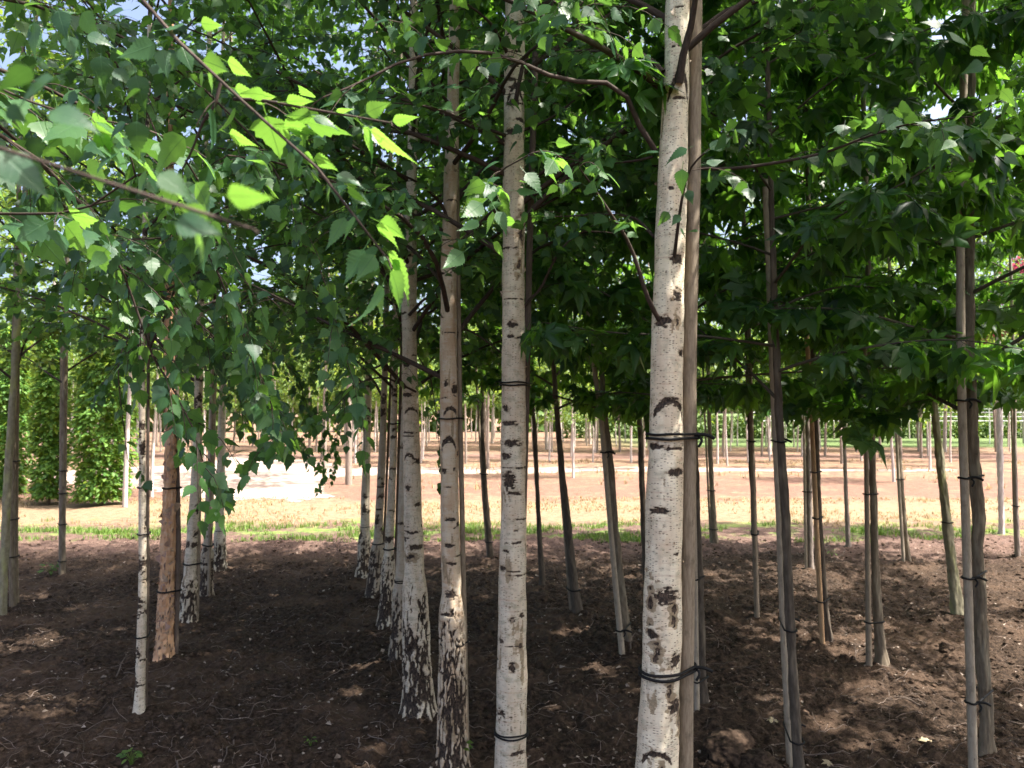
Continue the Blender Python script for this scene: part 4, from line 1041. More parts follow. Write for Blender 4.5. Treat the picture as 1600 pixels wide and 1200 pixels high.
# ------------------------------------------------------------------ sweetgum rows on the right
def G(base, pts, lab, short, mat='gumbark', st=None, H=7, ns=22, **kw):
    g_ = gd(base[0], base[1]); Y = g_[1]
    d = dict(Y=Y, pts=list(pts) + [(base[0], base[1], base[2])], mat=mat, lab=lab, short=short, H=H, ns=ns, ds=.015, g='sweetgum trees in rows on the right', **kw)
    if st:
        st = dict(st); st['Y'] = st.get('Y', gd(800, st['pts'][-1][1])[1]); st.setdefault('top', 2.3); st.setdefault('mat', 'stakepale'); d['st'] = st
    return d
GU = [
 G((767, 878, 10), [(754, 640, 6), (754, 690, 7), (759, 780, 8)], 'dark slim sweetgum just left of the centre white birch', 'slim sweetgum left of the centre birch', 'darkbark', dict(pts=[(750, 690, 4), (755, 780, 4), (763, 876, 4)], ties=(740, 845), tr=.006, mat='stake')),
 G((848, 920, 9), [(832, 620, 6), (836, 690, 7), (841, 800, 7)], 'thinnest dark sweetgum, first right of the centre white birch', 'thinnest sweetgum', 'darkbark'),
 G((903, 965, 16), [(868, 620, 8), (875, 700, 9), (885, 800, 11), (894, 890, 13)], 'dark sweetgum leaning left, second right of the centre white birch', 'left-leaning sweetgum', 'darkbark', dict(pts=[(884, 850, 5), (893, 962, 6)], Y=6.35, top=1.2, mat='stake', ties=(918,), tr=.006)),
 G((980, 1014, 17), [(941, 600, 8), (945, 650, 8), (952, 700, 9), (963, 850, 12)], 'sweetgum crossing its crossed pale stake, left of the largest birch', 'sweetgum left of the largest birch', 'gumbark', dict(pts=[(932, 600, 8), (940, 660, 8), (956, 850, 8), (973, 1033, 10)], ties=(707, 985), tr=.005, Y=5.25, tail=True)),
 G((1010, 910, 9), [(998, 620, 7), (1001, 700, 8), (1006, 830, 9)], 'dark straight sweetgum hugging the left edge of the largest birch', 'dark straight sweetgum', 'darkbark'),
 G((1098, 1108, 16), [(1082, 600, 9), (1088, 780, 11), (1092, 900, 13)], 'sweetgum behind the stake of the largest birch', 'sweetgum behind the big stake', 'darkbark', dict(pts=[(1083, 700, 7), (1086, 900, 8), (1089, 1118, 9)], ties=(905, 1065), tr=.004)),
 G((1117, 852, 10), [(1108, 640, 6), (1109, 690, 7), (1113, 780, 8)], 'short-looking sweetgum on a little soil mound far right of the largest birch', 'sweetgum on a mound', 'gumbark', dict(pts=[(1103, 690, 3), (1107, 780, 3), (1111, 851, 4)], ties=(766, 826), tr=.006)),
 G((1183, 962, 8), [(1170, 600, 8), (1173, 680, 9), (1180, 850, 8)], 'straight sweetgum with stake in front, third trunk right of the largest birch', 'straight sweetgum', 'darkbark', dict(pts=[(1174, 650, 6), (1178, 800, 7), (1183, 964, 8)], ties=(690, 835), Y=6.15, tr=.006, mat='stake')),
 G((1249, 1222, 17), [(1205, 300, 8), (1211, 500, 10), (1217, 650, 11), (1227, 800, 13), (1236, 1000, 14), (1248, 1200, 17)], 'near sweetgum leaning left with a pale stake along its left side', 'near left-leaning sweetgum', 'darkbark', dict(pts=[(1200, 400, 9), (1210, 650, 10), (1217, 800, 10), (1225, 1000, 11), (1235, 1190, 12)], ties=(688, 966, 1130), tr=.004, top=2.7, tail=True), ns=36),
 G((1297, 1012, 15), [(1272, 600, 8), (1275, 680, 8), (1279, 800, 9), (1286, 900, 10), (1291, 970, 11)], 'sweetgum with an orange-tan stake in front of it', 'sweetgum with the tan stake', 'darkbark', dict(pts=[(1265, 600, 7), (1268, 650, 7), (1277, 850, 8), (1286, 1019, 8)], ties=(738, 810, 940), tr=.005, mat='staketan')),
 G((1267, 893, 9), [(1261, 620, 6), (1263, 690, 7), (1265, 800, 8)], 'pale sweetgum farther back, just left of the tan stake', 'pale sweetgum farther back', 'palewood', dict(pts=[(1256, 650, 4), (1258, 780, 5), (1260, 893, 5)], ties=(768,), tr=.006)),
 G((1326, 858, 8), [(1317, 600, 4), (1318, 650, 5), (1322, 780, 6)], 'very thin pale sweetgum, far, between the tan stake and the double trunk', 'very thin pale sweetgum', 'palewood', None),
 G((1377, 1045, 21), [(1361, 600, 9), (1362, 680, 10), (1365, 800, 10), (1368, 900, 11), (1373, 985, 14), (1378, 1030, 17)], 'sweetgum with a swollen curved foot on a sunlit soil mound', 'sweetgum with a swollen foot', 'gumbark', dict(pts=[(1352, 600, 6), (1353, 680, 7), (1356, 900, 8), (1358, 1047, 10)], ties=(772, 972), tr=.005, mat='stake'), ns=30),
 G((1419, 880, 9), [(1400, 620, 7), (1403, 690, 7), (1411, 800, 8)], 'mid-distance sweetgum, stake crossing at its foot, left of the mossy trunk', 'mid-distance sweetgum', 'gumbark', dict(pts=[(1399, 640, 4), (1404, 750, 5), (1412, 881, 5)], ties=(749,), tr=.006)),
 G((1497, 965, 17), [(1457, 610, 10), (1461, 650, 11), (1469, 720, 12), (1478, 800, 13), (1488, 890, 14)], 'mossy yellow-green trunk leaning strongly left', 'mossy leaning sweetgum', 'moss', None, tie=(816, 1), wob=.007, ns=30),
 G((1541, 1192, 22), [(1519, -10, 10), (1515, 300, 12), (1515, 560, 14), (1521, 700, 15), (1530, 800, 18), (1527, 850, 16), (1533, 1000, 18), (1541, 1120, 17)], 'nearest sweetgum on the right, bark knobbly, pale thick stake at its left', 'nearest right sweetgum', 'gumbark', dict(pts=[(1509, 0, 11), (1501, 300, 12), (1501, 560, 13), (1505, 700, 13), (1512, 900, 13), (1521, 1218, 14)], ties=(626, 747, 903, 1097), tr=.0045, top=4.3, tail=True), ns=44, wob=.007),
 G((1565, 838, 9), [(1561, 600, 8), (1562, 700, 9), (1564, 780, 8)], 'smooth pale grey trunk far right without any stake', 'pale grey trunk', 'pale', None),
 G((1591, 880, 7), [(1585, 620, 5), (1586, 710, 5), (1588, 800, 6)], 'rightmost thin sweetgum with a stake against it', 'rightmost thin sweetgum', 'palewood', dict(pts=[(1582, 700, 3), (1584, 800, 3), (1588, 879, 4)], ties=(790,), tr=.006)),
]
# extra sweetgums added out of frame past the right edge to shade the soil
for (x_, y_) in ((2.7, 2.5), (3.75, 4.5), (4.8, 6.3), (3.1, 1.3), (4.4, 3.0), (2.6, .35)):
    pxb = 800 + F * x_ / y_ if y_ > 0 else 0
    GU.append(dict(Y=y_, pts=[(pxb - 20, 400, 60 / y_), (pxb, 900, 70 / y_)], mat='gumbark', lab='sweetgum beyond the right edge, added to shade the soil', short='', H=7, ns=18, ds=.03, g='sweetgum trees added beyond the right edge for shade'))
for i, d in enumerate(GU):
    rng = np.random.default_rng(200 + i)
    far_ = d['Y'] > 6.5
    sp = dict(n=27) if far_ else {}
    sp['zmin'] = 1.56 if d['Y'] < 5 else 1.42
    d.setdefault('sp', sp); d.setdefault('wob', .005)
    root, P, zs, fol = grow_tree('sweetgum_tree', d, rng, GUM, 'sweetgum', style='gum', seed=60 + i, nearcull=2.0)
    finish_tree(root, fol, M['gum'])
    if 'tie' in d:
        z = at(800, d['tie'][0], d['Y'])[2]; make_tie(root, P, zs, None, None, z, d['tie'][1], .005)
    stake_for(d, P, zs, 50 + i)

# ------------------------------------------------------------------ small trees at the far left
LF = [
 dict(Y=gd(3, 970)[1], pts=[(24, 560, 10), (19, 640, 10), (12, 740, 11), (8, 850, 12), (2, 968, 12)], mat='moss', lab='leaning greenish trunk at the very left edge of the view', short='leftmost leaning trunk'),
 dict(Y=gd(22, 955)[1], pts=[(22, 560, 8), (20, 700, 8), (18, 850, 8), (20, 953, 9)], mat='gumbark', lab='thin upright trunk crossing behind the leaning one at the left edge', short='thin upright trunk at the left edge',
      st=dict(pts=[(28, 560, 6), (26, 700, 6), (25, 850, 6), (27, 952, 6)], Y=gd(27, 952)[1], top=2.4, mat='stake', ties=(720, 810, 868), strands=1, tr=.005)),
 dict(Y=gd(97, 905)[1], pts=[(102, 540, 8), (101, 620, 8), (99, 750, 8), (97, 904, 9)], mat='gumbark', lab='single slim trunk on bare soil left of the thin ringed birch', short='single slim trunk on the left',
      st=dict(pts=[(96, 580, 4), (95, 750, 5), (94, 904, 5)], Y=gd(97, 903)[1], top=2.3, mat='stake', ties=(735, 770, 818, 875), strands=1, tr=.005)),
]
for i, d in enumerate(LF):
    rng = np.random.default_rng(300 + i); d.update(ns=24, ds=.02, H=6.5, g='slender trees at the far left')
    root, P, zs, fol = grow_tree('slender_tree', d, rng, OVAL, 'tree', style='gum', seed=90 + i)
    finish_tree(root, fol, M['oval']); stake_for(d, P, zs, 90 + i)
for i, (x_, y_) in enumerate(((-6.0, 8.2), (-8.2, 10.0), (-7.2, 9.0), (-3.9, 4.6))):
    rng = np.random.default_rng(330 + i)
    if i == 3: continue
    d = dict(Y=y_, pts=[(800 + F * x_ / y_, 500, 60 / y_), (800 + F * x_ / y_, 900, 70 / y_)], mat='gumbark', lab=['nearest', 'farthest', 'middle'][i] + ' slender tree of three beyond the left edge, only leaves in view', short='', H=7, ns=16, ds=.03, g='slender trees beyond the left edge')
    root, P, zs, fol = grow_tree('slender_tree', d, rng, OVAL, 'tree', style='gum', seed=120 + i)
    finish_tree(root, fol, M['oval'])

# ------------------------------------------------------------------ trees beyond the grass strip
def blob_crown(mb, rng, z0, z1, r, n, size, tmpl=T_FAR, x0=0, y0=0, shape=1.0):
    """leaves gathered in clumps along short limbs through the crown's volume"""
    nc = max(12, n // 26)
    u = rng.random(nc); zc = z0 + (z1 - z0) * u
    rr_ = r * (np.sin(np.pi * np.clip(u * .93 + .12, 0, 1)) ** .6) * shape
    a = rng.uniform(0, 6.28, nc); q_ = np.sqrt(rng.random(nc)) * rr_
    C = np.stack([x0 + q_ * np.cos(a), y0 + q_ * np.sin(a), zc], 1)
    k_ = 26; P = C[:, None] + rng.normal(0, 1, (nc, k_, 3)) * np.array([.22, .22, .13]) * (r / 1.0) * .8
    P = P.reshape(-1, 3); P = P[P[:, 2] > z0 - .05]; m = len(P)
    out = norm(P - np.array([x0, y0, 0]) * 1.0 - np.array([0, 0, 1]) * P[:, 2:3] + 1e-6)
    A = norm(out * .6 + rng.normal(0, .5, (m, 3)) + np.array([0, 0, -.35])); N = norm(rng.normal(0, .5, (m, 3)) + [0, 0, 1.0])
    leaves(mb, P, A, N, rng.uniform(.7, 1.2, m) * size, tmpl, rng)

def proto_young(seed, H, zc, r, rad, n, size, bark, leaf, lean=0.0):
    rng = np.random.default_rng(seed)
    root = empty('young_tree', (0, 0, 0), 'young tree', 'young tree')
    m = 14; z = np.linspace(-.1, H * .85, m)
    pts = np.stack([lean * z + .03 * np.sin(z * 1.3 + seed), .03 * np.cos(z * 1.1), z], 1)
    mb = MB(); tubes(mb, pts, rad * (1 - .75 * np.linspace(0, 1, m)), 8)
    mb.build('trunk', M[bark], root)
    mb = MB(); blob_crown(mb, rng, zc, H, r, n, size)
    mb.build('crown', M[leaf], root)
    return root

def copy_tree(root, loc, rz=0.0, sc=1.0, label=None, group=None):
    r = root.copy(); COL.objects.link(r); r.location = loc; r.rotation_euler = (0, 0, rz); r.scale = (sc, sc, sc)
    if label: r['label'] = label
    if group: r['group'] = group
    for ch in list(root.children):
        c_ = ch.copy(); COL.objects.link(c_); c_.parent = r
    return r

protos = [proto_young(1, 4.6, 1.95, .85, .042, 620, .15, 'pale', 'far'), proto_young(2, 5.2, 2.1, .95, .050, 700, .15, 'palewood', 'far', .01), proto_young(3, 4.2, 1.9, .75, .036, 560, .14, 'pale', 'far', -.012)]
used = set()
SHORT = {23.2: 'front far row', 26.0: 'second far row', 29.0: 'third far row', 33.0: 'fourth far row', 38.0: 'fifth far row', 44.0: 'sixth far row', 50.0: 'farthest row'}
rng = np.random.default_rng(11)
ROWS = [(23.2, 1.9, 'front row of the sunlit young trees across the field'), (26.0, 1.35, 'second row of young trees across the field'), (29.0, 1.1, 'third row of young trees across the field'),
        (33.0, 1.1, 'fourth row of young trees, well back in the field'), (38.0, 1.3, 'fifth row of young trees, far back'), (44.0, 1.3, 'sixth row of young trees, pale thin stems'), (50.0, 1.4, 'farthest row of young trees, pale thin stems')]
for (Y, spc, lb) in ROWS:
    x = -0.66 * Y
    while x < .66 * Y:
        xx = x + rng.uniform(-.35, .35); yy_ = Y + rng.uniform(-.9, .9); x += spc * rng.uniform(.6, 1.35)
        px_ = 800 + F * xx / yy_
        if Y < 27 and px_ < 545: continue
        if rng.random() < .08: continue
        i = rng.integers(0, 3); loc = (xx, yy_, 0); rz = rng.uniform(0, 6.28); s_ = rng.uniform(.85, 1.15)
        where = 'left of the middle birch row' if px_ < 560 else 'behind the middle birch row' if px_ < 790 else 'right of the centre birch' if px_ < 1010 else 'right of the largest birch' if px_ < 1260 else 'behind the tan stake' if px_ < 1440 else 'near the right edge'
        nm_ = 'pale stem in the %s, %s' % (SHORT[Y], where)
        if i not in used:
            used.add(i); r_ = protos[i]; r_.location = loc; r_.rotation_euler = (0, 0, rz); r_['label'] = nm_; r_['group'] = lb
        else: copy_tree(protos[i], loc, rz, s_, nm_, lb)

# taller sunlit trees at middle distance on the left, with their pale trunks
tall = proto_young(21, 8.5, 2.3, 1.7, .055, 4200, .13, 'pale', 'oval')
spots = [((545, 757), 'thick pale trunk in front of the track left of the middle row'), ((507, 742), 'grey trunk beside the track, left of the thick pale trunk'), ((199, 792), 'pale grey trunk beside the right edge of the leafy columns'),
         ((240, 775), 'white thin trunk between the leafy column and the orange birch'), ((76, 770), 'pale trunk standing among the leafy columns at left'), ((318, 742), 'slim trunk by the track seen between the left row birches'),
         ((430, 706), 'far trunk beyond the wide end of the track'), ((20, 745), 'trunk behind the leafy columns at the left edge'), ((895, 746), 'slim bright stem in the field right of the centre birch'), ((1395, 752), 'slim bright stem in the field behind the mossy trunk')]
for i, ((a, b), lb) in enumerate(spots):
    g_ = gd(a, b); loc = (g_[0], g_[1], 0)
    if i == 0:
        copy_tree(protos[1], loc, 1, 1.6, lb, 'taller trees beyond the grass')['category'] = 'tree'
    elif i == 4: tall.location = loc; tall['label'] = lb; tall['category'] = 'tree'; tall['group'] = 'taller trees beyond the grass'
    else:
        small = i in (3, 5, 8, 9)
        if i in (1, 2, 3, 5, 6, 7):
            copy_tree(protos[i % 3], loc, i, 1.25 if i in (1, 2, 6) else .9, lb, 'taller trees beyond the grass')['category'] = 'tree'; continue
        copy_tree(tall, loc, i * 1.3, .62 if small else 1.0, lb, 'taller trees beyond the grass')['category'] = 'tree'
for i, (x_, y_) in enumerate(((-14, 21), (-18.5, 25), (-20, 27), (-12.5, 29), (-7.5, 36), (-3, 34), (1.5, 35), (6, 34.5), (10, 31), (13.5, 35), (18, 33), (22, 36), (4, 41), (-1, 42), (9, 43), (15, 44), (21, 45), (27, 42))):
    copy_tree(tall, (x_, y_, 0), i * 2.1, 1.05 if y_ < 30 else 1.45, 'tall leafy tree behind the columns and track on the left' if x_ < -9 else 'tall leafy tree rising among the far rows of young trees', 'tall leafy trees far across the field')['category'] = 'tree'
pt = proto_young(77, 7.6, 3.0, 1.6, .06, 2200, .16, 'palewood', 'purple')
pt.location = (20.2, 31, 0); pt['label'] = 'purple-leaved tree far back at the right edge'; pt['category'] = 'tree'

# leafy columns (feathered hornbeams) beyond the grass on the left
cols = [((160, 788), 3.4, .47, 'broad bright green leafy column between two slim trunks'), ((76, 786), 3.0, .31, 'leafy column second from the left edge, dark gaps in it'), ((14, 780), 3.2, .34, 'leafy column at the left edge of the view'), ((-45, 775), 3.2, .45, 'leafy column beyond the left edge')]
for i, ((a, b), h_, r_, lb) in enumerate(cols):
    g_ = gd(a, b); rng = np.random.default_rng(500 + i)
    root = empty('hornbeam_column', (g_[0], g_[1], 0), lb, 'hornbeam', 'leafy hornbeam columns')
    mb = MB(); z = np.linspace(-.1, h_ * .9, 10); tubes(mb, np.stack([g_[0] + .02 * np.sin(z * 3), g_[1] + 0 * z, z], 1), .03 * (1 - .8 * z / h_), 8); mb.build('trunk', M['gumbark'], root)
    mb = MB(); n = 11000 if i == 0 else 7000
    u = rng.random(n); zz = .10 + (h_ - .1) * u; a_ = rng.uniform(0, 6.28, n)
    prof = r_ * (0.45 + .55 * np.sin(np.pi * np.clip(u * .8 + .18, 0, 1))) * (1 + .55 * pn(np.cos(a_) * 1.6, np.sin(a_) * 1.6 + i * 3, zz * 2.6) + .35 * np.maximum(0, pn(np.cos(a_) * 5, np.sin(a_) * 5 + i, zz * 9)))
    if i: prof *= (1 - .55 * np.clip(pn(zz * 3.1, i * 2.0, a_ * .3) * 2, 0, 1))
    q_ = prof * rng.random(n) ** .4
    P_ = np.stack([g_[0] + q_ * np.cos(a_), g_[1] + q_ * np.sin(a_), zz], 1)
    out = np.stack([np.cos(a_), np.sin(a_), 0 * a_], 1)
    leaves(mb, P_, norm(out + rng.normal(0, .5, (n, 3)) + [0, 0, -.3]), norm(out * .3 + rng.normal(0, .3, (n, 3)) + [0, 0, .9]), rng.uniform(.06, .115, n), T_OVAL, rng)
    mb.build('foliage', M['hedge'], root)

# far wood and hedge closing the field
rng = np.random.default_rng(31)
mb = MB(); n = 30000
x = rng.uniform(-60, 60, n); h_ = 8.5 + 2.2 * pn(x * .13, 2.2, .5) + 1.2 * pn(x * .6, 5, 1)
z = h_ * rng.random(n) ** .8; yv = 66 + 3.5 * rng.random(n) + 2 * pn(x * .3, z * .4, 3.3)
keep = ~((z < 2.0) & (x > 4))
leaves(mb, np.stack([x, yv, z], 1)[keep], norm(rng.normal(0, .7, (n, 3)) + [0, 0, -.4])[keep], norm(rng.normal(0, .6, (n, 3)) + [0, -.3, .8])[keep], rng.uniform(.5, 1.0, n)[keep], T_FAR, rng)
tag(mb.build('far_wood', M['far']), 'green wood closing the field on the horizon', 'wood', None, 'stuff')
mb = MB(); n = 16000
x = rng.uniform(3, 48, n); h_ = 1.55 + .5 * pn(x * .4, 1, 1); z = h_ * rng.random(n); yv = 50 + 1.6 * rng.random(n)
leaves(mb, np.stack([x, yv, z], 1), norm(rng.normal(0, .7, (n, 3)) + [0, 0, -.3]), norm(rng.normal(0, .6, (n, 3)) + [0, -.3, .9]), rng.uniform(.14, .3, n), T_FAR, rng)
tag(mb.build('low_hedge', M['far']), 'low green hedge far behind the young trees on the right', 'hedge', None, 'stuff')

# white rails far behind on the right
g_ = 41.0
root = empty('rail_fence', (12, g_, 0), 'white metal rails on posts far behind the young trees on the right', 'rail fence')
for z in (1.18, 1.40, 1.62, 1.80):
    mb = MB(); xx = np.linspace(12.3, 31, 8); tubes(mb, np.stack([xx, g_ + 0 * xx + (z - 1.2) * 1.5, z + 0 * xx], 1), np.full(8, .022), 6); mb.build('rail', M['rail'], root)
for x in np.arange(12.5, 31, 3.1):
    mb = MB(); tubes(mb, np.array([(x, g_ + .45, -.1), (x, g_ + .45, .9), (x, g_ + .45, 1.82)]), np.full(3, .03), 6); mb.build('post', M['rail'], root)

# ------------------------------------------------------------------ grass
def blades(name, mat, n, xr, yr, h, dens, lab, seed, w=.004, lean=.5):
    rng = np.random.default_rng(seed)
    x = rng.uniform(*xr, n); y = rng.uniform(*yr, n)
    k_ = dens(x, y) > rng.random(n); x = x[k_]; y = y[k_]; n = len(x)
    m = 5; x = np.repeat(x, m) + rng.normal(0, .02, n * m); y = np.repeat(y, m) + rng.normal(0, .02, n * m); n = n * m
    z = ground_z(x, y) - .004
    a = rng.uniform(0, 6.28, n); hh = rng.uniform(*h, n); ln = rng.uniform(.1, lean + .3, n) * hh
    d = np.stack([np.cos(a), np.sin(a), 0 * a], 1); s = np.stack([-np.sin(a), np.cos(a), 0 * a], 1)
    b = np.stack([x, y, z], 1); up = np.array([0, 0, 1.0])
    ww = w * rng.uniform(.7, 1.5, n)[:, None]
    V = np.stack([b - s * ww, b + s * ww, b + up * hh[:, None] * .6 + d * ln[:, None] * .35 + s * ww * .7, b + up * hh[:, None] * .6 + d * ln[:, None] * .35 - s * ww * .7, b + up * hh[:, None] + d * ln[:, None]], 1)
    L = (np.array([0, 1, 2, 3, 3, 2, 4])[None] + np.arange(n)[:, None] * 5).reshape(-1)
    mb = MB(); mb.add(V.reshape(-1, 3), L, np.tile([4, 3], n), None, np.repeat(rng.random(n), 5))
    return tag(mb.build(name, mat), lab, 'grass', None, 'stuff')
blades('green_grass', M['grass'], 13000, (-9, 9), (9.9, 11.9), (.02, .085), lambda x, y: sstep(.0, .35, pn(x * .9, y * 1.9, 4) - .06 + .22 * sstep(4.5, 2.5, np.abs(x + .8))) * sstep(12.0, 10.8, y) , 'patchy strip of short green grass along the end of the rows', 1, .004)
blades('dry_grass', M['straw'], 8000, (-11, 11), (11.2, 15.0), (.02, .07), lambda x, y: sstep(-.3, .3, pn(x * .5, y * .7, 8)) * .9, 'strip of dry yellow grass beyond the green strip', 2, .004, 1.2)
blades('field_straw', M['straw'], 2600, (-17, 17), (16.5, 27), (.04, .16), lambda x, y: sstep(0, .35, pn(x * .4, y * .4, 3)) * sstep(-4.5, -1.5, x + .0 * y), 'dry straw scattered over the reddish field', 3, .006, 1.0)

# ------------------------------------------------------------------ debris on the soil
rng = np.random.default_rng(55)
import bmesh
ico = []
for s_ in range(4):
    bm = bmesh.new(); bmesh.ops.create_icosphere(bm, subdivisions=2 if s_ == 3 else 1, radius=1)
    v = np.array([tuple(q_.co) for q_ in bm.verts]); f = np.array([[w.index for w in q_.verts] for q_ in bm.faces]); bm.free()
    v = v * (1 + .45 * pn(v[:, 0] * 1.3 + s_ * 5, v[:, 1] * 1.3, v[:, 2] * 1.3)[:, None]); ico.append((v, f))
mb = MB(); n = 26000
yv = 3.0 + 7.2 * rng.random(n) ** 1.5; x = rng.uniform(-1, 1, n) * (yv * .72)
sz = .0035 + .012 * rng.random(n) ** 4; sz *= np.where(yv > 5, 1.25, 1.0)
z = ground_z(x, yv)
for s_ in range(3):
    m = rng.integers(0, 3, n) == s_; k_ = m.sum(); v, f = ico[s_]
    sc = sz[m][:, None, None] * np.stack([rng.uniform(.8, 1.5, k_), rng.uniform(.8, 1.5, k_), rng.uniform(.5, .9, k_)], 1)[:, None]
    V = v[None] * sc; a = rng.uniform(0, 6.28, k_); c_, s2 = np.cos(a)[:, None], np.sin(a)[:, None]
    V = np.stack([V[..., 0] * c_ - V[..., 1] * s2, V[..., 0] * s2 + V[..., 1] * c_, V[..., 2]], -1) + np.stack([x[m], yv[m], z[m] + sz[m] * .2], 1)[:, None]
    L = (f[None] + (np.arange(k_) * len(v))[:, None, None]).reshape(-1)
    mb.add(V.reshape(-1, 3), L, np.full(len(L) // 3, 3))
tag(mb.build('soil_crumbs', M['clod'], smooth=False), 'loose crumbs of dark soil lying on the tilled ground', 'soil', None, 'stuff')

mb = MB(); n = 2200; k_ = 6
yv = 3.0 + 7.0 * rng.random(n) ** 1.4; x = rng.uniform(-1, 1, n) * (yv * .72)
a = rng.uniform(0, 6.28, n); L = rng.uniform(.03, .26, n) ** 1.0
t = np.linspace(0, 1, k_)
aa = a[:, None] + rng.normal(0, .35, (n, k_)).cumsum(1)
st_ = L[:, None] / (k_ - 1)
PX = x[:, None] + np.cumsum(np.cos(aa) * st_, 1); PY = yv[:, None] + np.cumsum(np.sin(aa) * st_, 1)
PZ = ground_z(PX, PY) + .004 + np.abs(rng.normal(0, .006, (n, 1))) * np.sin(np.pi * t)[None] + .012 * (rng.random((n, 1)) < .2) * t[None] * 3
tubes(mb, np.stack([PX, PY, PZ], -1), (rng.uniform(.0007, .0024, n) * np.where(rng.random(n) < .05, 2.2, 1))[:, None] * (1 - .5 * t)[None], 4)
tag(mb.build('fallen_twigs', M['twig']), 'thin dead twigs and rootlets scattered on the soil', 'twigs', None, 'stuff')

mb = MB(); n = 7500
yv = 3.0 + 7.0 * rng.random(n) ** 1.4; x = rng.uniform(-1, 1, n) * (yv * .72)
dn = pn(x * 1.1, yv * 1.1, 6) > -.15 + .4 * rng.random(n) - .2; x = x[dn]; yv = yv[dn]; n = len(x)
P_ = np.stack([x, yv, ground_z(x, yv) + .006], 1)
leaves(mb, P_, norm(rng.normal(0, 1, (n, 3)) * [1, 1, .25]), norm(rng.normal(0, .35, (n, 3)) + [0, 0, 1.0]), rng.uniform(.006, .026, n) * np.where(rng.random(n) < .08, 1.8, 1), T_FAR, rng)
tag(mb.build('leaf_litter', M['litter']), 'small pale scraps of dead leaf and bark on the soil', 'litter', None, 'stuff')

# a few big clods, weeds and fallen leaves that can be told apart
def clod(px, py, s, lab, seed):
    g_ = gd(px, py); v, f = ico[3]
    v2 = v * (1 + .30 * pn(v[:, 0] * 2 + seed, v[:, 1] * 2, v[:, 2] * 2)[:, None] + .14 * pn(v[:, 0] * 6 + seed, v[:, 1] * 6, v[:, 2] * 6)[:, None])
    bm = bmesh.new(); me = bpy.data.meshes.new('soil_clod')
    bmesh.ops.create_icosphere(bm, subdivisions=5, radius=1)
    for w in bm.verts:
        q_ = np.array(w.co)
        r_ = 1 + .35 * float(pn(q_[0] * 1.2 + seed, q_[1] * 1.2, q_[2] * 1.2)) + .14 * float(pn(q_[0] * 4 + seed, q_[1] * 4, q_[2] * 4)) + .05 * float(pn(q_[0] * 11 + seed, q_[1] * 11, q_[2] * 11))
        w.co = Vector(q_ * r_ * np.array(s))
    bm.to_mesh(me); bm.free(); me.materials.append(M['clod'])
    for p_ in me.polygons: p_.use_smooth = True
    o = bpy.data.objects.new('soil_clod', me); COL.objects.link(o)
    o.location = (g_[0], g_[1], float(ground_z(g_[0], g_[1])) + s[2] * .25); o.rotation_euler = (.1, .15, seed)
    tag(o, lab, 'soil clod', 'clods of soil')
clod(1140, 1172, (.17, .10, .07), 'largest cracked clod of soil right of the foot of the big stake', 1)
clod(1185, 1195, (.10, .08, .05), 'smaller clod of soil touching the largest clod on its right', 2)
clod(1250, 995, (.045, .04, .03), 'round clod between the near leaning sweetgum and the tan stake', 3)
clod(1478, 1012, (.06, .045, .035), 'clod of soil below the foot of the mossy trunk', 4)
clod(845, 935, (.15, .10, .05), 'low reddish clod at the foot of the thinnest sweetgum', 5)

def weed(px, py, n, sz, lab, seed):
    g_ = gd(px, py); rng = np.random.default_rng(seed); z0 = float(ground_z(g_[0], g_[1]))
    root = empty('weed', (g_[0], g_[1], z0), lab, 'weed')
    mb = MB(); P0 = []; A = []
    for i in range(n):
        a = rng.uniform(0, 6.28); h_ = sz * rng.uniform(.5, 1.3); r_ = sz * rng.uniform(.2, .8)
        p_ = np.array([(g_[0], g_[1], z0 - .01), (g_[0] + .4 * r_ * math.cos(a), g_[1] + .4 * r_ * math.sin(a), z0 + .6 * h_), (g_[0] + r_ * math.cos(a), g_[1] + r_ * math.sin(a), z0 + h_)])
        tubes(mb, p_, np.array([.0015, .001, .0007]), 4); P0.append(p_[-1]); A.append((math.cos(a), math.sin(a), rng.uniform(-.3, .4)))
    mb.build('stem', M['grass'], root)
    mb = MB(); leaves(mb, np.array(P0), np.array(A), np.tile([0, -.2, 1.0], (n, 1)) + rng.normal(0, .2, (n, 3)), rng.uniform(.5, .9, n) * sz * .8, T_OVAL, rng); mb.build('leaves', M['oval'], root)
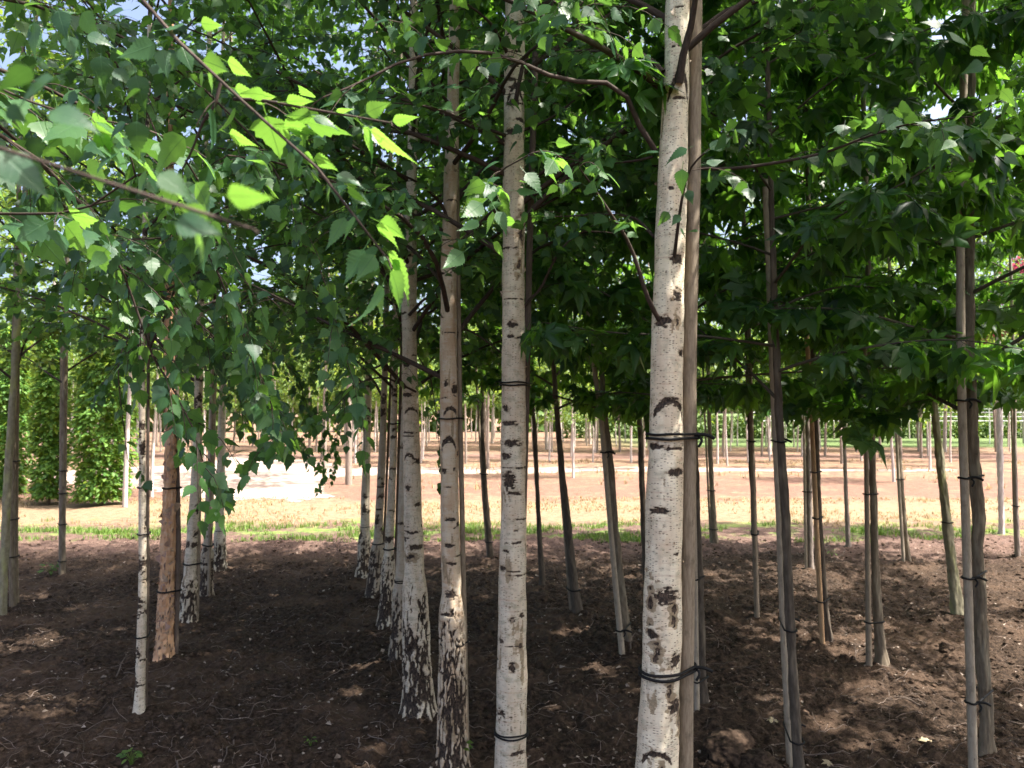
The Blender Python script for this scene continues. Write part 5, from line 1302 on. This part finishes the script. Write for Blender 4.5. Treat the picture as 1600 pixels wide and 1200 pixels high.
weed(80, 903, 26, .09, 'bushy little weed left of the slim trunk on the left', 1)
weed(205, 1196, 18, .05, 'green tuft at the bottom edge below the thin ringed birch', 2)
weed(712, 1199, 9, .07, 'bright green seedling at the foot of the tan birch', 3)
weed(485, 1162, 6, .03, 'tiny green seedling on bare soil at the lower left of centre', 4)
weed(1300, 870, 10, .05, 'small green weed between far thin sweetgums on the right', 5)

def fallen(px, py, s, mat, lab, seed):
    g_ = gd(px, py); rng = np.random.default_rng(seed); mb = MB()
    P_ = np.array([[g_[0], g_[1], float(ground_z(g_[0], g_[1])) + .014]])
    leaves(mb, P_, rng.normal(0, 1, (1, 3)) * [1, 1, .05], np.array([[.1, -.3, 1.0]]), np.array([s]), [star(.3, .3, seed)], rng)
    tag(mb.build('fallen_leaf', mat), lab, 'fallen leaf', 'fallen leaves')
M['deadleaf'] = leaf_mat('dead_leaf', (0.42, 0.34, 0.22), (0.55, 0.47, 0.30), (0.4, 0.3, 0.12), tf=.2, veins=False, rough=.7)
fallen(1455, 1168, .11, M['deadleaf'], 'pale dead leaf on the soil between the swollen-foot sweetgum and the right edge', 1)
fallen(1105, 1168, .07, M['deadleaf'], 'orange-tan dead leaf beside the largest clod', 2)
fallen(1200, 1125, .06, M['deadleaf'], 'small pale dead leaf left of the near leaning sweetgum', 3)
fallen(1300, 1190, .05, M['deadleaf'], 'crumpled pale leaf at the bottom right of the near leaning sweetgum', 4)

# things that share wording are told apart by their order from the left
ORD = ['first', 'second', 'third', 'fourth', 'fifth', 'sixth', 'seventh', 'eighth', 'ninth', 'tenth', 'eleventh', 'twelfth', 'thirteenth', 'fourteenth', 'fifteenth', 'sixteenth', 'seventeenth', 'eighteenth']
by = {}
for o in SC.objects:
    if o.parent is None and 'label' in o and not o.get('kind'): by.setdefault(o['label'], []).append(o)
for lb, os_ in by.items():
    if len(os_) > 1:
        os_.sort(key=lambda o: o.location.x / max(o.location.y, .1))
        for i, o in enumerate(os_):
            if i < len(ORD): o['label'] = lb + ', ' + ORD[i] + ' from left'
